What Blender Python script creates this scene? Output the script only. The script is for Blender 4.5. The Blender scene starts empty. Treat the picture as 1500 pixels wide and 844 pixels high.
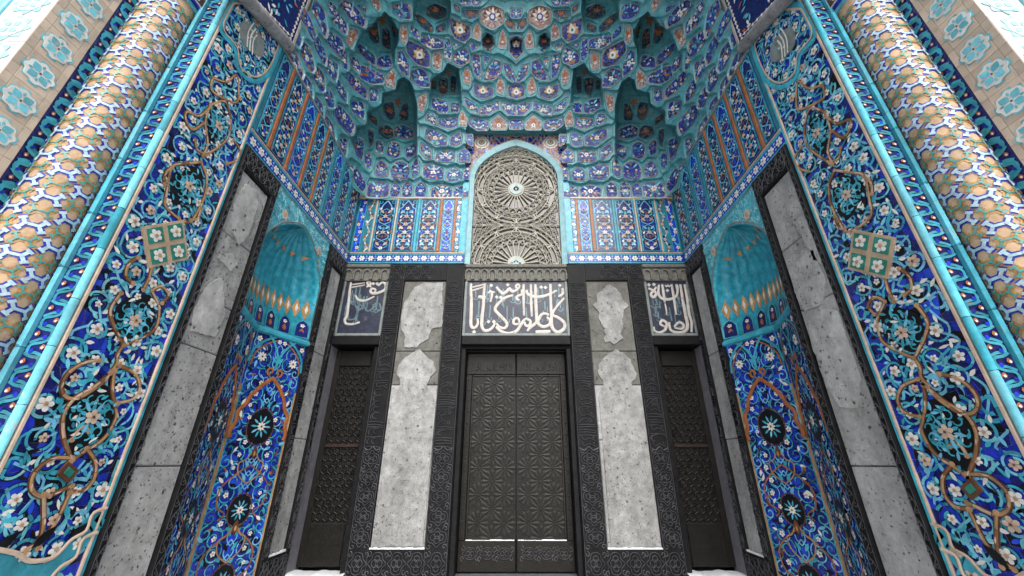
import bpy, math, random
import numpy as np
from mathutils import Vector, Matrix

# ------------------------------------------------------------------ camera, sky, sun
scene = bpy.context.scene
COL = scene.collection
PITCH = math.radians(24.35)
cam_data = bpy.data.cameras.new('camera')
cam_data.sensor_width = 36.0
cam_data.lens = 36.0 * 570.0 / 1500.0
cam_data.shift_x = -0.004
cam_data.clip_start = 0.05
cam_data.clip_end = 500
cam = bpy.data.objects.new('camera', cam_data)
cam.location = (0, 0, 0)
cam.rotation_euler = (math.radians(90) + PITCH, 0, 0)
COL.objects.link(cam)
scene.camera = cam

SUN_EL, SUN_AZ = math.radians(44), math.radians(8)      # in front of the portal, behind the viewer
world = bpy.data.worlds.new('World')
scene.world = world
world.use_nodes = True
wn = world.node_tree
wn.nodes.clear()
wo = wn.nodes.new('ShaderNodeOutputWorld')
bg = wn.nodes.new('ShaderNodeBackground')
sky = wn.nodes.new('ShaderNodeTexSky')
sky.sky_type = 'NISHITA'
sky.sun_disc = False
sky.sun_elevation = SUN_EL
sky.sun_rotation = math.pi - SUN_AZ
sky.dust_density = 4.0
sky.ozone_density = 1.0
hs = wn.nodes.new('ShaderNodeHueSaturation')
hs.inputs['Saturation'].default_value = 0.30
wn.links.new(sky.outputs[0], hs.inputs['Color'])
wn.links.new(hs.outputs[0], bg.inputs['Color'])
bg.inputs['Strength'].default_value = 0.15
wn.links.new(bg.outputs[0], wo.inputs['Surface'])

sun_data = bpy.data.lights.new('sun', 'SUN')
sun_data.energy = 0.75
sun_data.angle = math.radians(40)
sun_data.color = (1.0, 0.97, 0.93)
sun = bpy.data.objects.new('sun', sun_data)
d = Vector((math.sin(SUN_AZ) * math.cos(SUN_EL), -math.cos(SUN_AZ) * math.cos(SUN_EL), math.sin(SUN_EL)))
sun.rotation_euler = d.to_track_quat('Z', 'Y').to_euler()
COL.objects.link(sun)

scene.view_settings.view_transform = 'Standard'
scene.view_settings.look = 'None'
scene.view_settings.gamma = 1.0
scene.view_settings.exposure = 0.70
scene.cycles.max_bounces = 6
scene.cycles.diffuse_bounces = 4
scene.cycles.glossy_bounces = 3

R = random.Random(7)
PI = math.pi

# ------------------------------------------------------------------ picture <-> place
F0, CX0, CY0 = 570.0, 756.0, 422.0
cP, sP = math.cos(PITCH), math.sin(PITCH)
def ray(x, y):
    a = (x - CX0) / F0; b = (CY0 - y) / F0
    return (a, cP - b * sP, sP + b * cP)
def onX(x, y, X):
    r = ray(x, y); t = X / r[0]
    return (r[1] * t, r[2] * t)
def onY(x, y, Y):
    r = ray(x, y); t = Y / r[1]
    return (r[0] * t, r[2] * t)

# ------------------------------------------------------------------ materials
def new_mat(name):
    m = bpy.data.materials.new(name)
    m.use_nodes = True
    nt = m.node_tree
    return m, nt, nt.nodes['Principled BSDF'], nt.links
MATS = {}
def tile(name, col, rough=0.32, var=0.3, scale=7.0, bump=0.15, wear=0.0, wearcol=(0.45, 0.42, 0.37), spec=0.5, coord='Object', tint=0.0):
    m, nt, b, L = new_mat(name)
    tc = nt.nodes.new('ShaderNodeTexCoord')
    nz = nt.nodes.new('ShaderNodeTexNoise'); nz.inputs['Scale'].default_value = scale; nz.inputs['Detail'].default_value = 5; nz.inputs['Roughness'].default_value = .65
    geo = nt.nodes.new('ShaderNodeNewGeometry')
    L.new(geo.outputs['Position'], nz.inputs['Vector'])
    oi = nt.nodes.new('ShaderNodeObjectInfo')
    mx = nt.nodes.new('ShaderNodeMix'); mx.data_type = 'RGBA'
    mx.inputs['A'].default_value = (*[c * (1 - var) for c in col], 1)
    mx.inputs['B'].default_value = (*[min(.95, c * (1 + var)) for c in col], 1)
    mr = nt.nodes.new('ShaderNodeMapRange'); mr.inputs[1].default_value = .3; mr.inputs[2].default_value = .7
    L.new(nz.outputs['Fac'], mr.inputs[0])
    L.new(mr.outputs[0], mx.inputs['Factor'])
    out = mx.outputs['Result']
    if tint:
        hv = nt.nodes.new('ShaderNodeHueSaturation')
        mv = nt.nodes.new('ShaderNodeMapRange'); mv.inputs[3].default_value = 1 - tint; mv.inputs[4].default_value = 1 + tint
        rd = oi.outputs['Random']
        ri = geo.outputs['Random Per Island']
        ad = nt.nodes.new('ShaderNodeMath'); ad.operation = 'ADD'; L.new(rd, ad.inputs[0]); L.new(ri, ad.inputs[1])
        fr = nt.nodes.new('ShaderNodeMath'); fr.operation = 'FRACT'; L.new(ad.outputs[0], fr.inputs[0])
        L.new(fr.outputs[0], mv.inputs[0]); L.new(mv.outputs[0], hv.inputs['Value'])
        L.new(out, hv.inputs['Color']); out = hv.outputs[0]
    if wear:
        n2 = nt.nodes.new('ShaderNodeTexNoise'); n2.inputs['Scale'].default_value = 9; n2.inputs['Detail'].default_value = 8; n2.inputs['Roughness'].default_value = .72
        L.new(geo.outputs['Position'], n2.inputs['Vector'])
        r2 = nt.nodes.new('ShaderNodeMapRange'); r2.inputs[1].default_value = .60 - wear * .12; r2.inputs[2].default_value = .70 - wear * .08
        L.new(n2.outputs['Fac'], r2.inputs[0])
        m2 = nt.nodes.new('ShaderNodeMix'); m2.data_type = 'RGBA'
        m2.inputs['B'].default_value = (*wearcol, 1)
        L.new(r2.outputs[0], m2.inputs['Factor']); L.new(out, m2.inputs['A'])
        out = m2.outputs['Result']
    L.new(out, b.inputs['Base Color'])
    b.inputs['Roughness'].default_value = rough
    b.inputs['Specular IOR Level'].default_value = spec
    if bump:
        n3 = nt.nodes.new('ShaderNodeTexNoise'); n3.inputs['Scale'].default_value = 38; n3.inputs['Detail'].default_value = 3
        L.new(geo.outputs['Position'], n3.inputs['Vector'])
        bp = nt.nodes.new('ShaderNodeBump'); bp.inputs['Strength'].default_value = bump; bp.inputs['Distance'].default_value = .02
        L.new(n3.outputs['Fac'], bp.inputs['Height']); L.new(bp.outputs[0], b.inputs['Normal'])
    MATS[name] = m
    return m
tile('cobalt', (.010, .030, .42), .25, .45, tint=.3)
tile('navy', (.008, .013, .13), .25, .4, tint=.35)
tile('royal', (.016, .065, .56), .25, .4, tint=.3)
tile('sky', (.17, .50, .72), .28, .25, tint=.2)
tile('turq', (.045, .36, .47), .28, .35, tint=.25)
tile('teal', (.022, .20, .27), .3, .35, wear=.25, wearcol=(.22, .27, .27))
tile('vault', (.080, .325, .365), .36, .35, wear=.55, wearcol=(.25, .30, .30))
tile('ridge', (.19, .45, .49), .36, .3, wear=.5, wearcol=(.36, .40, .39))
tile('windowframe', (.27, .50, .54), .35, .2, wear=.3, wearcol=(.5, .52, .5))
tile('darkgrout', (.07, .09, .15), .7, .3)
tile('aqua', (.17, .55, .66), .25, .25, tint=.25, wear=.15, wearcol=(.5, .5, .45))
tile('white', (.80, .78, .73), .35, .12, wear=.1, wearcol=(.45, .38, .3), tint=.1)
tile('cream', (.62, .47, .36), .4, .2, tint=.15)
tile('pink', (.50, .33, .26), .4, .25)
tile('strap', (.40, .235, .115), .35, .35, tint=.2)
tile('brown', (.115, .045, .022), .4, .4)
tile('terra', (.36, .115, .035), .4, .35)
tile('ochre', (.50, .27, .10), .4, .3, tint=.2)
tile('black', (.008, .009, .012), .35, .5, spec=.22)
tile('green', (.02, .22, .17), .3, .4)
tile('greenline', (.09, .33, .29), .3, .4)
tile('grout', (.20, .21, .21), .8, .3)
tile('palegrout', (.42, .42, .38), .8, .25)
tile('buff', (.55, .375, .23), .6, .3, wear=.35, wearcol=(.50, .42, .34), tint=.12, spec=.3)
tile('brick', (.60, .49, .385), .7, .16, scale=4, tint=.14, wear=.3, wearcol=(.42, .36, .30))
tile('paleface', (.74, .71, .66), .7, .1, scale=4, tint=.06, wear=.2, wearcol=(.66, .61, .56))
tile('blackstone', (.0115, .0115, .0125), .5, .4, bump=.3, spec=.16)
tile('carve', (.060, .060, .066), .42, .45, bump=.25, spec=.35)
tile('greystone', (.20, .195, .22), .3, .25, bump=.15)
tile('sillstone', (.17, .165, .145), .8, .4, scale=14, bump=.5)
tile('door', (.0115, .0100, .0082), .45, .4, bump=.3, spec=.3)
tile('doorhi', (.0165, .0145, .0118), .42, .4, bump=.25, spec=.35)
tile('rust', (.028, .013, .008), .6, .4)
tile('panelblue', (.030, .036, .062), .35, .35, wear=.3, wearcol=(.11, .12, .14))
tile('panelteal', (.13, .205, .235), .4, .4)
tile('script', (.60, .55, .50), .45, .15, wear=.3, wearcol=(.36, .26, .19))
tile('lattice', (.47, .445, .375), .6, .2, wear=.3, wearcol=(.30, .27, .21))
tile('latticehub', (.40, .50, .49), .5, .2)
tile('snow', (.85, .87, .90), .6, .05)
tile('pavement', (.52, .52, .53), .8, .2, scale=2)
tile('moss', (.22, .25, .24), .6, .3)

def stone_mat(name, lo, hi, pit, pits=.5):
    m, nt, b, L = new_mat(name)
    geo = nt.nodes.new('ShaderNodeNewGeometry')
    n = nt.nodes.new('ShaderNodeTexNoise'); n.inputs['Scale'].default_value = 6.5; n.inputs['Detail'].default_value = 12; n.inputs['Roughness'].default_value = .80
    L.new(geo.outputs['Position'], n.inputs['Vector'])
    mr = nt.nodes.new('ShaderNodeMapRange'); mr.inputs[1].default_value = .34; mr.inputs[2].default_value = .66
    L.new(n.outputs['Fac'], mr.inputs[0])
    mx = nt.nodes.new('ShaderNodeMix'); mx.data_type = 'RGBA'
    mx.inputs['A'].default_value = (*lo, 1); mx.inputs['B'].default_value = (*hi, 1)
    L.new(mr.outputs[0], mx.inputs['Factor'])
    # broad weathering stains
    nb = nt.nodes.new('ShaderNodeTexNoise'); nb.inputs['Scale'].default_value = 1.1; nb.inputs['Detail'].default_value = 6; nb.inputs['Roughness'].default_value = .65
    mp = nt.nodes.new('ShaderNodeMapping'); mp.inputs['Scale'].default_value = (1.6, 1.6, .7); mp.inputs['Location'].default_value = (3.1, .4, 1.7)
    L.new(geo.outputs['Position'], mp.inputs['Vector']); L.new(mp.outputs[0], nb.inputs['Vector'])
    rb = nt.nodes.new('ShaderNodeMapRange'); rb.inputs[1].default_value = .35; rb.inputs[2].default_value = .65; rb.inputs[3].default_value = .68; rb.inputs[4].default_value = 1.12
    L.new(nb.outputs['Fac'], rb.inputs[0])
    hb = nt.nodes.new('ShaderNodeHueSaturation'); L.new(mx.outputs['Result'], hb.inputs['Color']); L.new(rb.outputs[0], hb.inputs['Value'])
    # dark pits of two sizes, thicker in places
    out = hb.outputs[0]; hs_ = []
    for sc, th, wob in ((9.0, .115, .06), (24.0, .17, .05)):
        v = nt.nodes.new('ShaderNodeTexVoronoi'); v.inputs['Scale'].default_value = sc
        n4 = nt.nodes.new('ShaderNodeTexNoise'); n4.inputs['Scale'].default_value = sc * 1.6
        L.new(geo.outputs['Position'], n4.inputs['Vector'])
        va = nt.nodes.new('ShaderNodeMix'); va.data_type = 'RGBA'; va.inputs['Factor'].default_value = wob
        L.new(geo.outputs['Position'], va.inputs['A']); L.new(n4.outputs['Color'], va.inputs['B'])
        L.new(va.outputs['Result'], v.inputs['Vector'])
        # only some cells carry a pit
        sep = nt.nodes.new('ShaderNodeSeparateColor'); L.new(v.outputs['Color'], sep.inputs[0])
        gt = nt.nodes.new('ShaderNodeMath'); gt.operation = 'LESS_THAN'; L.new(sep.outputs[0], gt.inputs[0])
        pm = nt.nodes.new('ShaderNodeMapRange'); pm.inputs[1].default_value = .35; pm.inputs[2].default_value = .65; pm.inputs[3].default_value = pits * 1.3; pm.inputs[4].default_value = pits * .25
        L.new(nb.outputs['Fac'], pm.inputs[0]); L.new(pm.outputs[0], gt.inputs[1])
        sz = nt.nodes.new('ShaderNodeMapRange'); sz.inputs[1].default_value = th + .10; sz.inputs[2].default_value = th - .04
        L.new(v.outputs['Distance'], sz.inputs[0])
        mu = nt.nodes.new('ShaderNodeMath'); mu.operation = 'MULTIPLY'
        L.new(sz.outputs[0], mu.inputs[0]); L.new(gt.outputs[0], mu.inputs[1])
        m3 = nt.nodes.new('ShaderNodeMix'); m3.data_type = 'RGBA'; m3.inputs['B'].default_value = (*pit, 1)
        L.new(mu.outputs[0], m3.inputs['Factor']); L.new(out, m3.inputs['A'])
        out = m3.outputs['Result']; hs_.append(mu)
    L.new(out, b.inputs['Base Color'])
    b.inputs['Roughness'].default_value = .75
    ad = nt.nodes.new('ShaderNodeMath'); ad.operation = 'ADD'
    L.new(hs_[0].outputs[0], ad.inputs[0]); L.new(hs_[1].outputs[0], ad.inputs[1])
    sb = nt.nodes.new('ShaderNodeMath'); sb.operation = 'SUBTRACT'
    L.new(n.outputs['Fac'], sb.inputs[0]); L.new(ad.outputs[0], sb.inputs[1])
    bp = nt.nodes.new('ShaderNodeBump'); bp.inputs['Strength'].default_value = .6; bp.inputs['Distance'].default_value = .02
    L.new(sb.outputs[0], bp.inputs['Height']); L.new(bp.outputs[0], b.inputs['Normal'])
    MATS[name] = m
stone_mat('tuff', (.27, .27, .262), (.55, .55, .54), (.055, .055, .055), .45)
stone_mat('tuffpale', (.20, .20, .193), (.50, .50, .485), (.09, .09, .085), .5)
stone_mat('tuffdark', (.095, .095, .082), (.23, .225, .20), (.04, .04, .035), .35)
stone_mat('tuffmid', (.32, .32, .31), (.62, .62, .605), (.07, .07, .068), .5)
stone_mat('granite', (.17, .17, .18), (.42, .42, .43), (.07, .07, .075), .6)

def mosaic_mat(name, stops, scale=21.0, rough=.3):
    """small glazed pieces: colours picked per piece, mirrored about the panel's axis"""
    m, nt, b, L = new_mat(name)
    uv = nt.nodes.new('ShaderNodeUVMap')
    sx = nt.nodes.new('ShaderNodeSeparateXYZ'); L.new(uv.outputs[0], sx.inputs[0])
    ab = nt.nodes.new('ShaderNodeMath'); ab.operation = 'ABSOLUTE'; L.new(sx.outputs[0], ab.inputs[0])
    oi = nt.nodes.new('ShaderNodeObjectInfo')
    mu = nt.nodes.new('ShaderNodeMath'); mu.operation = 'MULTIPLY'; mu.inputs[1].default_value = 37; L.new(oi.outputs['Random'], mu.inputs[0])
    cb = nt.nodes.new('ShaderNodeCombineXYZ'); L.new(ab.outputs[0], cb.inputs[0]); L.new(sx.outputs[1], cb.inputs[1]); L.new(mu.outputs[0], cb.inputs[2])
    nz = nt.nodes.new('ShaderNodeTexNoise'); nz.inputs['Scale'].default_value = 16; L.new(cb.outputs[0], nz.inputs['Vector'])
    va = nt.nodes.new('ShaderNodeMix'); va.data_type = 'RGBA'; va.inputs['Factor'].default_value = .07
    L.new(cb.outputs[0], va.inputs['A']); L.new(nz.outputs['Color'], va.inputs['B'])
    v = nt.nodes.new('ShaderNodeTexVoronoi'); v.inputs['Scale'].default_value = scale; L.new(va.outputs['Result'], v.inputs['Vector'])
    sep = nt.nodes.new('ShaderNodeSeparateColor'); L.new(v.outputs['Color'], sep.inputs[0])
    cr = nt.nodes.new('ShaderNodeValToRGB'); cr.color_ramp.interpolation = 'CONSTANT'
    e = cr.color_ramp.elements
    e[0].position = 0; e[0].color = (*stops[0][1], 1)
    e[1].position = stops[1][0]; e[1].color = (*stops[1][1], 1)
    for p, c in stops[2:]:
        k = e.new(p); k.color = (*c, 1)
    L.new(sep.outputs[0], cr.inputs[0])
    v2 = nt.nodes.new('ShaderNodeTexVoronoi'); v2.feature = 'DISTANCE_TO_EDGE'; v2.inputs['Scale'].default_value = scale; L.new(va.outputs['Result'], v2.inputs['Vector'])
    mr = nt.nodes.new('ShaderNodeMapRange'); mr.inputs[1].default_value = .03; mr.inputs[2].default_value = .08; L.new(v2.outputs[0], mr.inputs[0])
    mx = nt.nodes.new('ShaderNodeMix'); mx.data_type = 'RGBA'; mx.inputs['A'].default_value = (.10, .13, .16, 1)
    L.new(mr.outputs[0], mx.inputs['Factor']); L.new(cr.outputs[0], mx.inputs['B'])
    L.new(mx.outputs['Result'], b.inputs['Base Color'])
    b.inputs['Roughness'].default_value = rough; b.inputs['Specular IOR Level'].default_value = .28
    bp = nt.nodes.new('ShaderNodeBump'); bp.inputs['Strength'].default_value = .35; bp.inputs['Distance'].default_value = .01
    L.new(mr.outputs[0], bp.inputs['Height']); L.new(bp.outputs[0], b.inputs['Normal'])
    MATS[name] = m
mosaic_mat('mosaic_b', [(0, (.007, .018, .30)), (.32, (.004, .007, .07)), (.50, (.012, .06, .46)), (.64, (.03, .24, .36)), (.73, (.008, .02, .33)), (.81, (.60, .57, .54)), (.89, (.40, .16, .06)), (.95, (.10, .42, .50))])
mosaic_mat('mosaic_d', [(0, (.010, .016, .06)), (.3, (.012, .05, .075)), (.52, (.02, .12, .15)), (.68, (.24, .09, .025)), (.82, (.01, .02, .16)), (.92, (.35, .25, .16))])
mosaic_mat('mosaic_p', [(0, (.46, .32, .27)), (.45, (.38, .20, .15)), (.68, (.60, .52, .46)), (.88, (.20, .12, .16))], scale=26)
mosaic_mat('mosaic_g', [(0, (.010, .018, .24)), (.5, (.006, .008, .03)), (.72, (.02, .06, .35)), (.9, (.33, .16, .06))], scale=15)
def glass_mat():
    m, nt, b, L = new_mat('glass')
    b.inputs['Base Color'].default_value = (.055, .05, .04, 1)
    b.inputs['Roughness'].default_value = .15
    MATS['glass'] = m
glass_mat()

# ------------------------------------------------------------------ mesh builder
class MB:
    def __init__(self):
        self.v = []; self.f = []; self.m = []; self.uv = []; self.names = []; self.k = 0
    def mat(self, name):
        if name not in self.names: self.names.append(name)
        return self.names.index(name)
    def eps(self):
        self.k += 1
        return (self.k % 23) * 0.00013
    def vert(self, p, uv=(0, 0)):
        self.v.append((p[0], p[1], p[2])); self.uv.append(uv)
        return len(self.v) - 1
    def face(self, idx, mat):
        self.f.append(idx); self.m.append(self.mat(mat))
    def poly(self, M, pts, h, mat, skirt=0.0, eps=True):
        if eps: h = h + self.eps()
        a = [self.vert(M(u, v, h), (u, v)) for u, v in pts]
        self.face(a, mat)
        if skirt:
            b = [self.vert(M(u, v, h - skirt), (u, v)) for u, v in pts]
            n = len(a)
            for i in range(n):
                self.face([a[i], b[i], b[(i + 1) % n], a[(i + 1) % n]], mat)
    def ribbon(self, M, pts, w, h, mat, closed=False, ridge=0.0, taper=None, skirt=0.0):
        n = len(pts)
        if n < 2: return
        h = h + self.eps()
        L = []; C = []; Rr = []; LB = []; RB = []
        for i in range(n):
            if closed:
                p0 = pts[(i - 1) % n]; p1 = pts[(i + 1) % n]
            else:
                p0 = pts[max(0, i - 1)]; p1 = pts[min(n - 1, i + 1)]
            dx, dy = p1[0] - p0[0], p1[1] - p0[1]
            l = math.hypot(dx, dy) or 1e-9
            nx, ny = -dy / l, dx / l
            ww = w * .5 * (taper(i / (n - 1)) if taper else 1)
            x, y = pts[i]
            L.append(self.vert(M(x + nx * ww, y + ny * ww, h))); Rr.append(self.vert(M(x - nx * ww, y - ny * ww, h)))
            if ridge: C.append(self.vert(M(x, y, h + ridge)))
            if skirt:
                LB.append(self.vert(M(x + nx * ww, y + ny * ww, h - skirt))); RB.append(self.vert(M(x - nx * ww, y - ny * ww, h - skirt)))
        rng = range(n) if closed else range(n - 1)
        for i in rng:
            j = (i + 1) % n
            if ridge:
                self.face([L[i], C[i], C[j], L[j]], mat); self.face([C[i], Rr[i], Rr[j], C[j]], mat)
            else:
                self.face([L[i], Rr[i], Rr[j], L[j]], mat)
            if skirt:
                self.face([L[i], L[j], LB[j], LB[i]], mat); self.face([Rr[i], RB[i], RB[j], Rr[j]], mat)
    def pieces(self, M, pts, w, h, mats, rng, step=.10, gap=.006, **kw):
        """a curved line laid from short hand-cut pieces with open joints"""
        run = [pts[0]]; acc = 0.0; lim = step * rng.uniform(.7, 1.3)
        for i in range(1, len(pts)):
            a, b_ = pts[i - 1], pts[i]
            ln = math.hypot(b_[0] - a[0], b_[1] - a[1])
            acc += ln; run.append(b_)
            if acc >= lim or i == len(pts) - 1:
                if len(run) > 1:
                    (x0, y0), (x1, y1) = run[-2], run[-1]; l = math.hypot(x1 - x0, y1 - y0) or 1e-9
                    r2 = run[:-1] + [(x1 - (x1 - x0) / l * min(gap, l * .6), y1 - (y1 - y0) / l * min(gap, l * .6))]
                    self.ribbon(M, r2, w * rng.uniform(.9, 1.1), h, rng.choice(mats) if isinstance(mats, (tuple, list)) else mats, **kw)
                run = [b_]; acc = 0.0; lim = step * rng.uniform(.7, 1.3)
    def disc(self, M, c, r, h, mat, n=10, skirt=0.0, rot=0.0):
        self.poly(M, [(c[0] + r * math.cos(rot + 2 * PI * i / n), c[1] + r * math.sin(rot + 2 * PI * i / n)) for i in range(n)], h, mat, skirt)
    def leaf(self, M, p, ang, ln, wd, h, mat, skirt=0.0):
        ca, sa = math.cos(ang), math.sin(ang)
        prof = ((0, 0), (.25, .42), (.55, .5), (.8, .28), (1, 0), (.8, -.28), (.55, -.5), (.25, -.42))
        self.poly(M, [(p[0] + ca * a * ln - sa * b * wd, p[1] + sa * a * ln + ca * b * wd) for a, b in prof], h, mat, skirt)
    def flower(self, M, c, r, h, n=5, rot=0.0, mat='white', cmat='ochre', ring='pink'):
        for i in range(n):
            a = rot + 2 * PI * i / n
            ca, sa = math.cos(a), math.sin(a)
            prof = ((.18, -.10), (.55, -.36), (.88, -.26), (1, 0), (.88, .26), (.55, .36), (.18, .10))
            k = 5.0 / n if n > 5 else 1
            self.poly(M, [(c[0] + r * (ca * x - sa * y * k * .98), c[1] + r * (sa * x + ca * y * k * .98)) for x, y in prof], h, mat, .004)
        self.disc(M, c, r * .30, h + .005, ring, 8, .003)
        self.disc(M, c, r * .17, h + .009, cmat, 8, .003)
    def box(self, x0, x1, y0, y1, z0, z1, mat, bev=0.0):
        if x0 > x1: x0, x1 = x1, x0
        if bev:
            lo, hi = bev, bev
            vs = []
            for (xa, xb, ya, yb, za, zb) in ((x0 + bev, x1 - bev, y0, y1, z0 + bev, z1 - bev), (x0, x1, y0 + bev, y1 - bev, z0 + bev, z1 - bev), (x0 + bev, x1 - bev, y0 + bev, y1 - bev, z0, z1)):
                vs.append([self.vert((x, y, z)) for x in (xa, xb) for y in (ya, yb) for z in (za, zb)])
            A, B, Cc = vs
            g = lambda s, i, j, k: s[i * 4 + j * 2 + k]
            for j in (0, 1): self.face([g(A, 0, j, 0), g(A, 1, j, 0), g(A, 1, j, 1), g(A, 0, j, 1)], mat)
            for i in (0, 1): self.face([g(B, i, 0, 0), g(B, i, 1, 0), g(B, i, 1, 1), g(B, i, 0, 1)], mat)
            for k in (0, 1): self.face([g(Cc, 0, 0, k), g(Cc, 1, 0, k), g(Cc, 1, 1, k), g(Cc, 0, 1, k)], mat)
            for i in (0, 1):
                for j in (0, 1): self.face([g(A, i, j, 0), g(B, i, j, 0), g(B, i, j, 1), g(A, i, j, 1)], mat)
                for k in (0, 1): self.face([g(B, i, 0, k), g(Cc, i, 0, k), g(Cc, i, 1, k), g(B, i, 1, k)], mat)
            for j in (0, 1):
                for k in (0, 1): self.face([g(A, 0, j, k), g(Cc, 0, j, k), g(Cc, 1, j, k), g(A, 1, j, k)], mat)
            for i in (0, 1):
                for j in (0, 1):
                    for k in (0, 1): self.face([g(A, i, j, k), g(B, i, j, k), g(Cc, i, j, k)], mat)
            return
        a = [self.vert((x, y, z)) for x in (x0, x1) for y in (y0, y1) for z in (z0, z1)]
        for q in ((0, 1, 3, 2), (4, 6, 7, 5), (0, 4, 5, 1), (2, 3, 7, 6), (0, 2, 6, 4), (1, 5, 7, 3)):
            self.face([a[i] for i in q], mat)
    def slab(self, M, u0, u1, v0, v1, h0, h1, mat, bev=0.0):
        """a block laid on a mapped surface, from height h0 to h1"""
        b = bev
        lo = [self.vert(M(u, v, h0), (u, v)) for u, v in ((u0, v0), (u1, v0), (u1, v1), (u0, v1))]
        mid = [self.vert(M(u, v, h1 - b), (u, v)) for u, v in ((u0, v0), (u1, v0), (u1, v1), (u0, v1))]
        for i in range(4):
            self.face([lo[i], lo[(i + 1) % 4], mid[(i + 1) % 4], mid[i]], mat)
        if b:
            s = 1 if u1 > u0 else -1
            hi = [self.vert(M(u, v, h1), (u, v)) for u, v in ((u0 + b * s, v0 + b), (u1 - b * s, v0 + b), (u1 - b * s, v1 - b), (u0 + b * s, v1 - b))]
            for i in range(4):
                self.face([mid[i], mid[(i + 1) % 4], hi[(i + 1) % 4], hi[i]], mat)
            self.face(hi, mat)
        else:
            self.face(mid, mat)
        self.face(lo[::-1], mat)
    def tube(self, pts, rad, n, mat, cap=True):
        rings = []
        for i, p in enumerate(pts):
            a = Vector(pts[max(0, i - 1)]); b = Vector(pts[min(len(pts) - 1, i + 1)])
            t = (b - a).normalized()
            s = t.cross(Vector((0, 0, 1)) if abs(t.z) < .9 else Vector((1, 0, 0))).normalized()
            w = t.cross(s)
            r = rad[i] if isinstance(rad, (list, tuple)) else rad
            rings.append([self.vert(Vector(p) + (s * math.cos(2 * PI * k / n) + w * math.sin(2 * PI * k / n)) * r) for k in range(n)])
        for i in range(len(rings) - 1):
            for k in range(n):
                self.face([rings[i][k], rings[i][(k + 1) % n], rings[i + 1][(k + 1) % n], rings[i + 1][k]], mat)
        if cap:
            self.face(rings[0][::-1], mat); self.face(rings[-1], mat)
    def mesh(self, name, smooth=False):
        me = bpy.data.meshes.new(name)
        me.from_pydata(self.v, [], self.f)
        for n in self.names: me.materials.append(MATS[n])
        me.polygons.foreach_set('material_index', self.m)
        if smooth: me.polygons.foreach_set('use_smooth', [True] * len(self.f))
        uvl = me.uv_layers.new(name='UVMap')
        li = np.empty(len(me.loops), dtype=np.int32); me.loops.foreach_get('vertex_index', li)
        uvl.data.foreach_set('uv', np.array(self.uv, dtype=np.float32)[li].ravel())
        me.update()
        return me
    def build(self, name, parent=None, smooth=False, kind=None):
        if not self.f: return None
        o = bpy.data.objects.new(name, self.mesh(name, smooth))
        COL.objects.link(o)
        if parent: o.parent = parent
        if kind: o['kind'] = kind
        return o

def core():  # unseen shell, added to stop sky light leaking in behind vault and walls
    q = MB()
    q.box(-6, 6, 9.4, 9.8, ZG, 13.0, 'grout'); q.box(-6, 6, 3.6, 9.4, 12.7, 13.0, 'grout')
    for s in (-1, 1): q.box(s * 5.6, s * 6, 3.6, 9.4, ZG, 12.7, 'grout')
    o = q.build('sky_block_shell'); tag(o, 'unseen plain shell added around the portal recess to keep out sky light', 'building')
def thing(name, label, cat, group=None, loc=(0, 0, 0)):
    o = bpy.data.objects.new(name, None)
    o.empty_display_size = .2
    COL.objects.link(o)
    o['label'] = label; o['category'] = cat
    if group: o['group'] = group
    return o
def tag(o, label, cat, group=None):
    o['label'] = label; o['category'] = cat
    if group: o['group'] = group
    return o
FLAT = lambda u, v, h: (u, v, h)
def place(me, name, parent, M, u, v, h, rot=0.0, scale=1.0):
    """a copy of a piece laid flat on a mapped surface"""
    e = .01
    p = Vector(M(u, v, h)); du = (Vector(M(u + e, v, h)) - p).normalized(); dv = (Vector(M(u, v + e, h)) - p).normalized()
    n = (Vector(M(u, v, h + e)) - p).normalized()
    if du.cross(dv).dot(n) < 0: du = -du
    dv = n.cross(du)
    o = bpy.data.objects.new(name, me)
    COL.objects.link(o)
    o.parent = parent
    c, s = math.cos(rot), math.sin(rot)
    x = du * c + dv * s; y = dv * c - du * s
    o.matrix_local = Matrix(((x.x * scale, y.x * scale, n.x * scale, p.x), (x.y * scale, y.y * scale, n.y * scale, p.y), (x.z * scale, y.z * scale, n.z * scale, p.z), (0, 0, 0, 1)))
    return o
def smooth(pts, k=5, closed=False):
    n = len(pts); out = []
    g = (lambda i: pts[i % n]) if closed else (lambda i: pts[min(max(i, 0), n - 1)])
    for i in range(n if closed else n - 1):
        a, b, c, d = g(i - 1), g(i), g(i + 1), g(i + 2)
        for s in range(k):
            t = s / k
            out.append(tuple(.5 * (2 * b[q] + (c[q] - a[q]) * t + (2 * a[q] - 5 * b[q] + 4 * c[q] - d[q]) * t * t + (3 * b[q] - a[q] - 3 * c[q] + d[q]) * t ** 3) for q in range(2)))
    if not closed: out.append(tuple(pts[-1]))
    return out
def arc(c, r, a0, a1, n=12, ry=None):
    ry = ry or r
    return [(c[0] + r * math.cos(a0 + (a1 - a0) * i / n), c[1] + ry * math.sin(a0 + (a1 - a0) * i / n)) for i in range(n + 1)]
def spiral(c, r0, r1, a0, turns, n=26):
    return [(c[0] + (r0 + (r1 - r0) * i / n) * math.cos(a0 + turns * 2 * PI * i / n), c[1] + (r0 + (r1 - r0) * i / n) * math.sin(a0 + turns * 2 * PI * i / n)) for i in range(n + 1)]

HW = 3.93          # half width of the recess
YB = 8.0           # back wall
ZG = -1.95         # ground
def WALL(s): return lambda u, v, h: (s * (HW - h), u, v)
def BACK(u, v, h): return (u, YB - h, v)
SIDE = {-1: 'left', 1: 'right'}
core()

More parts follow.
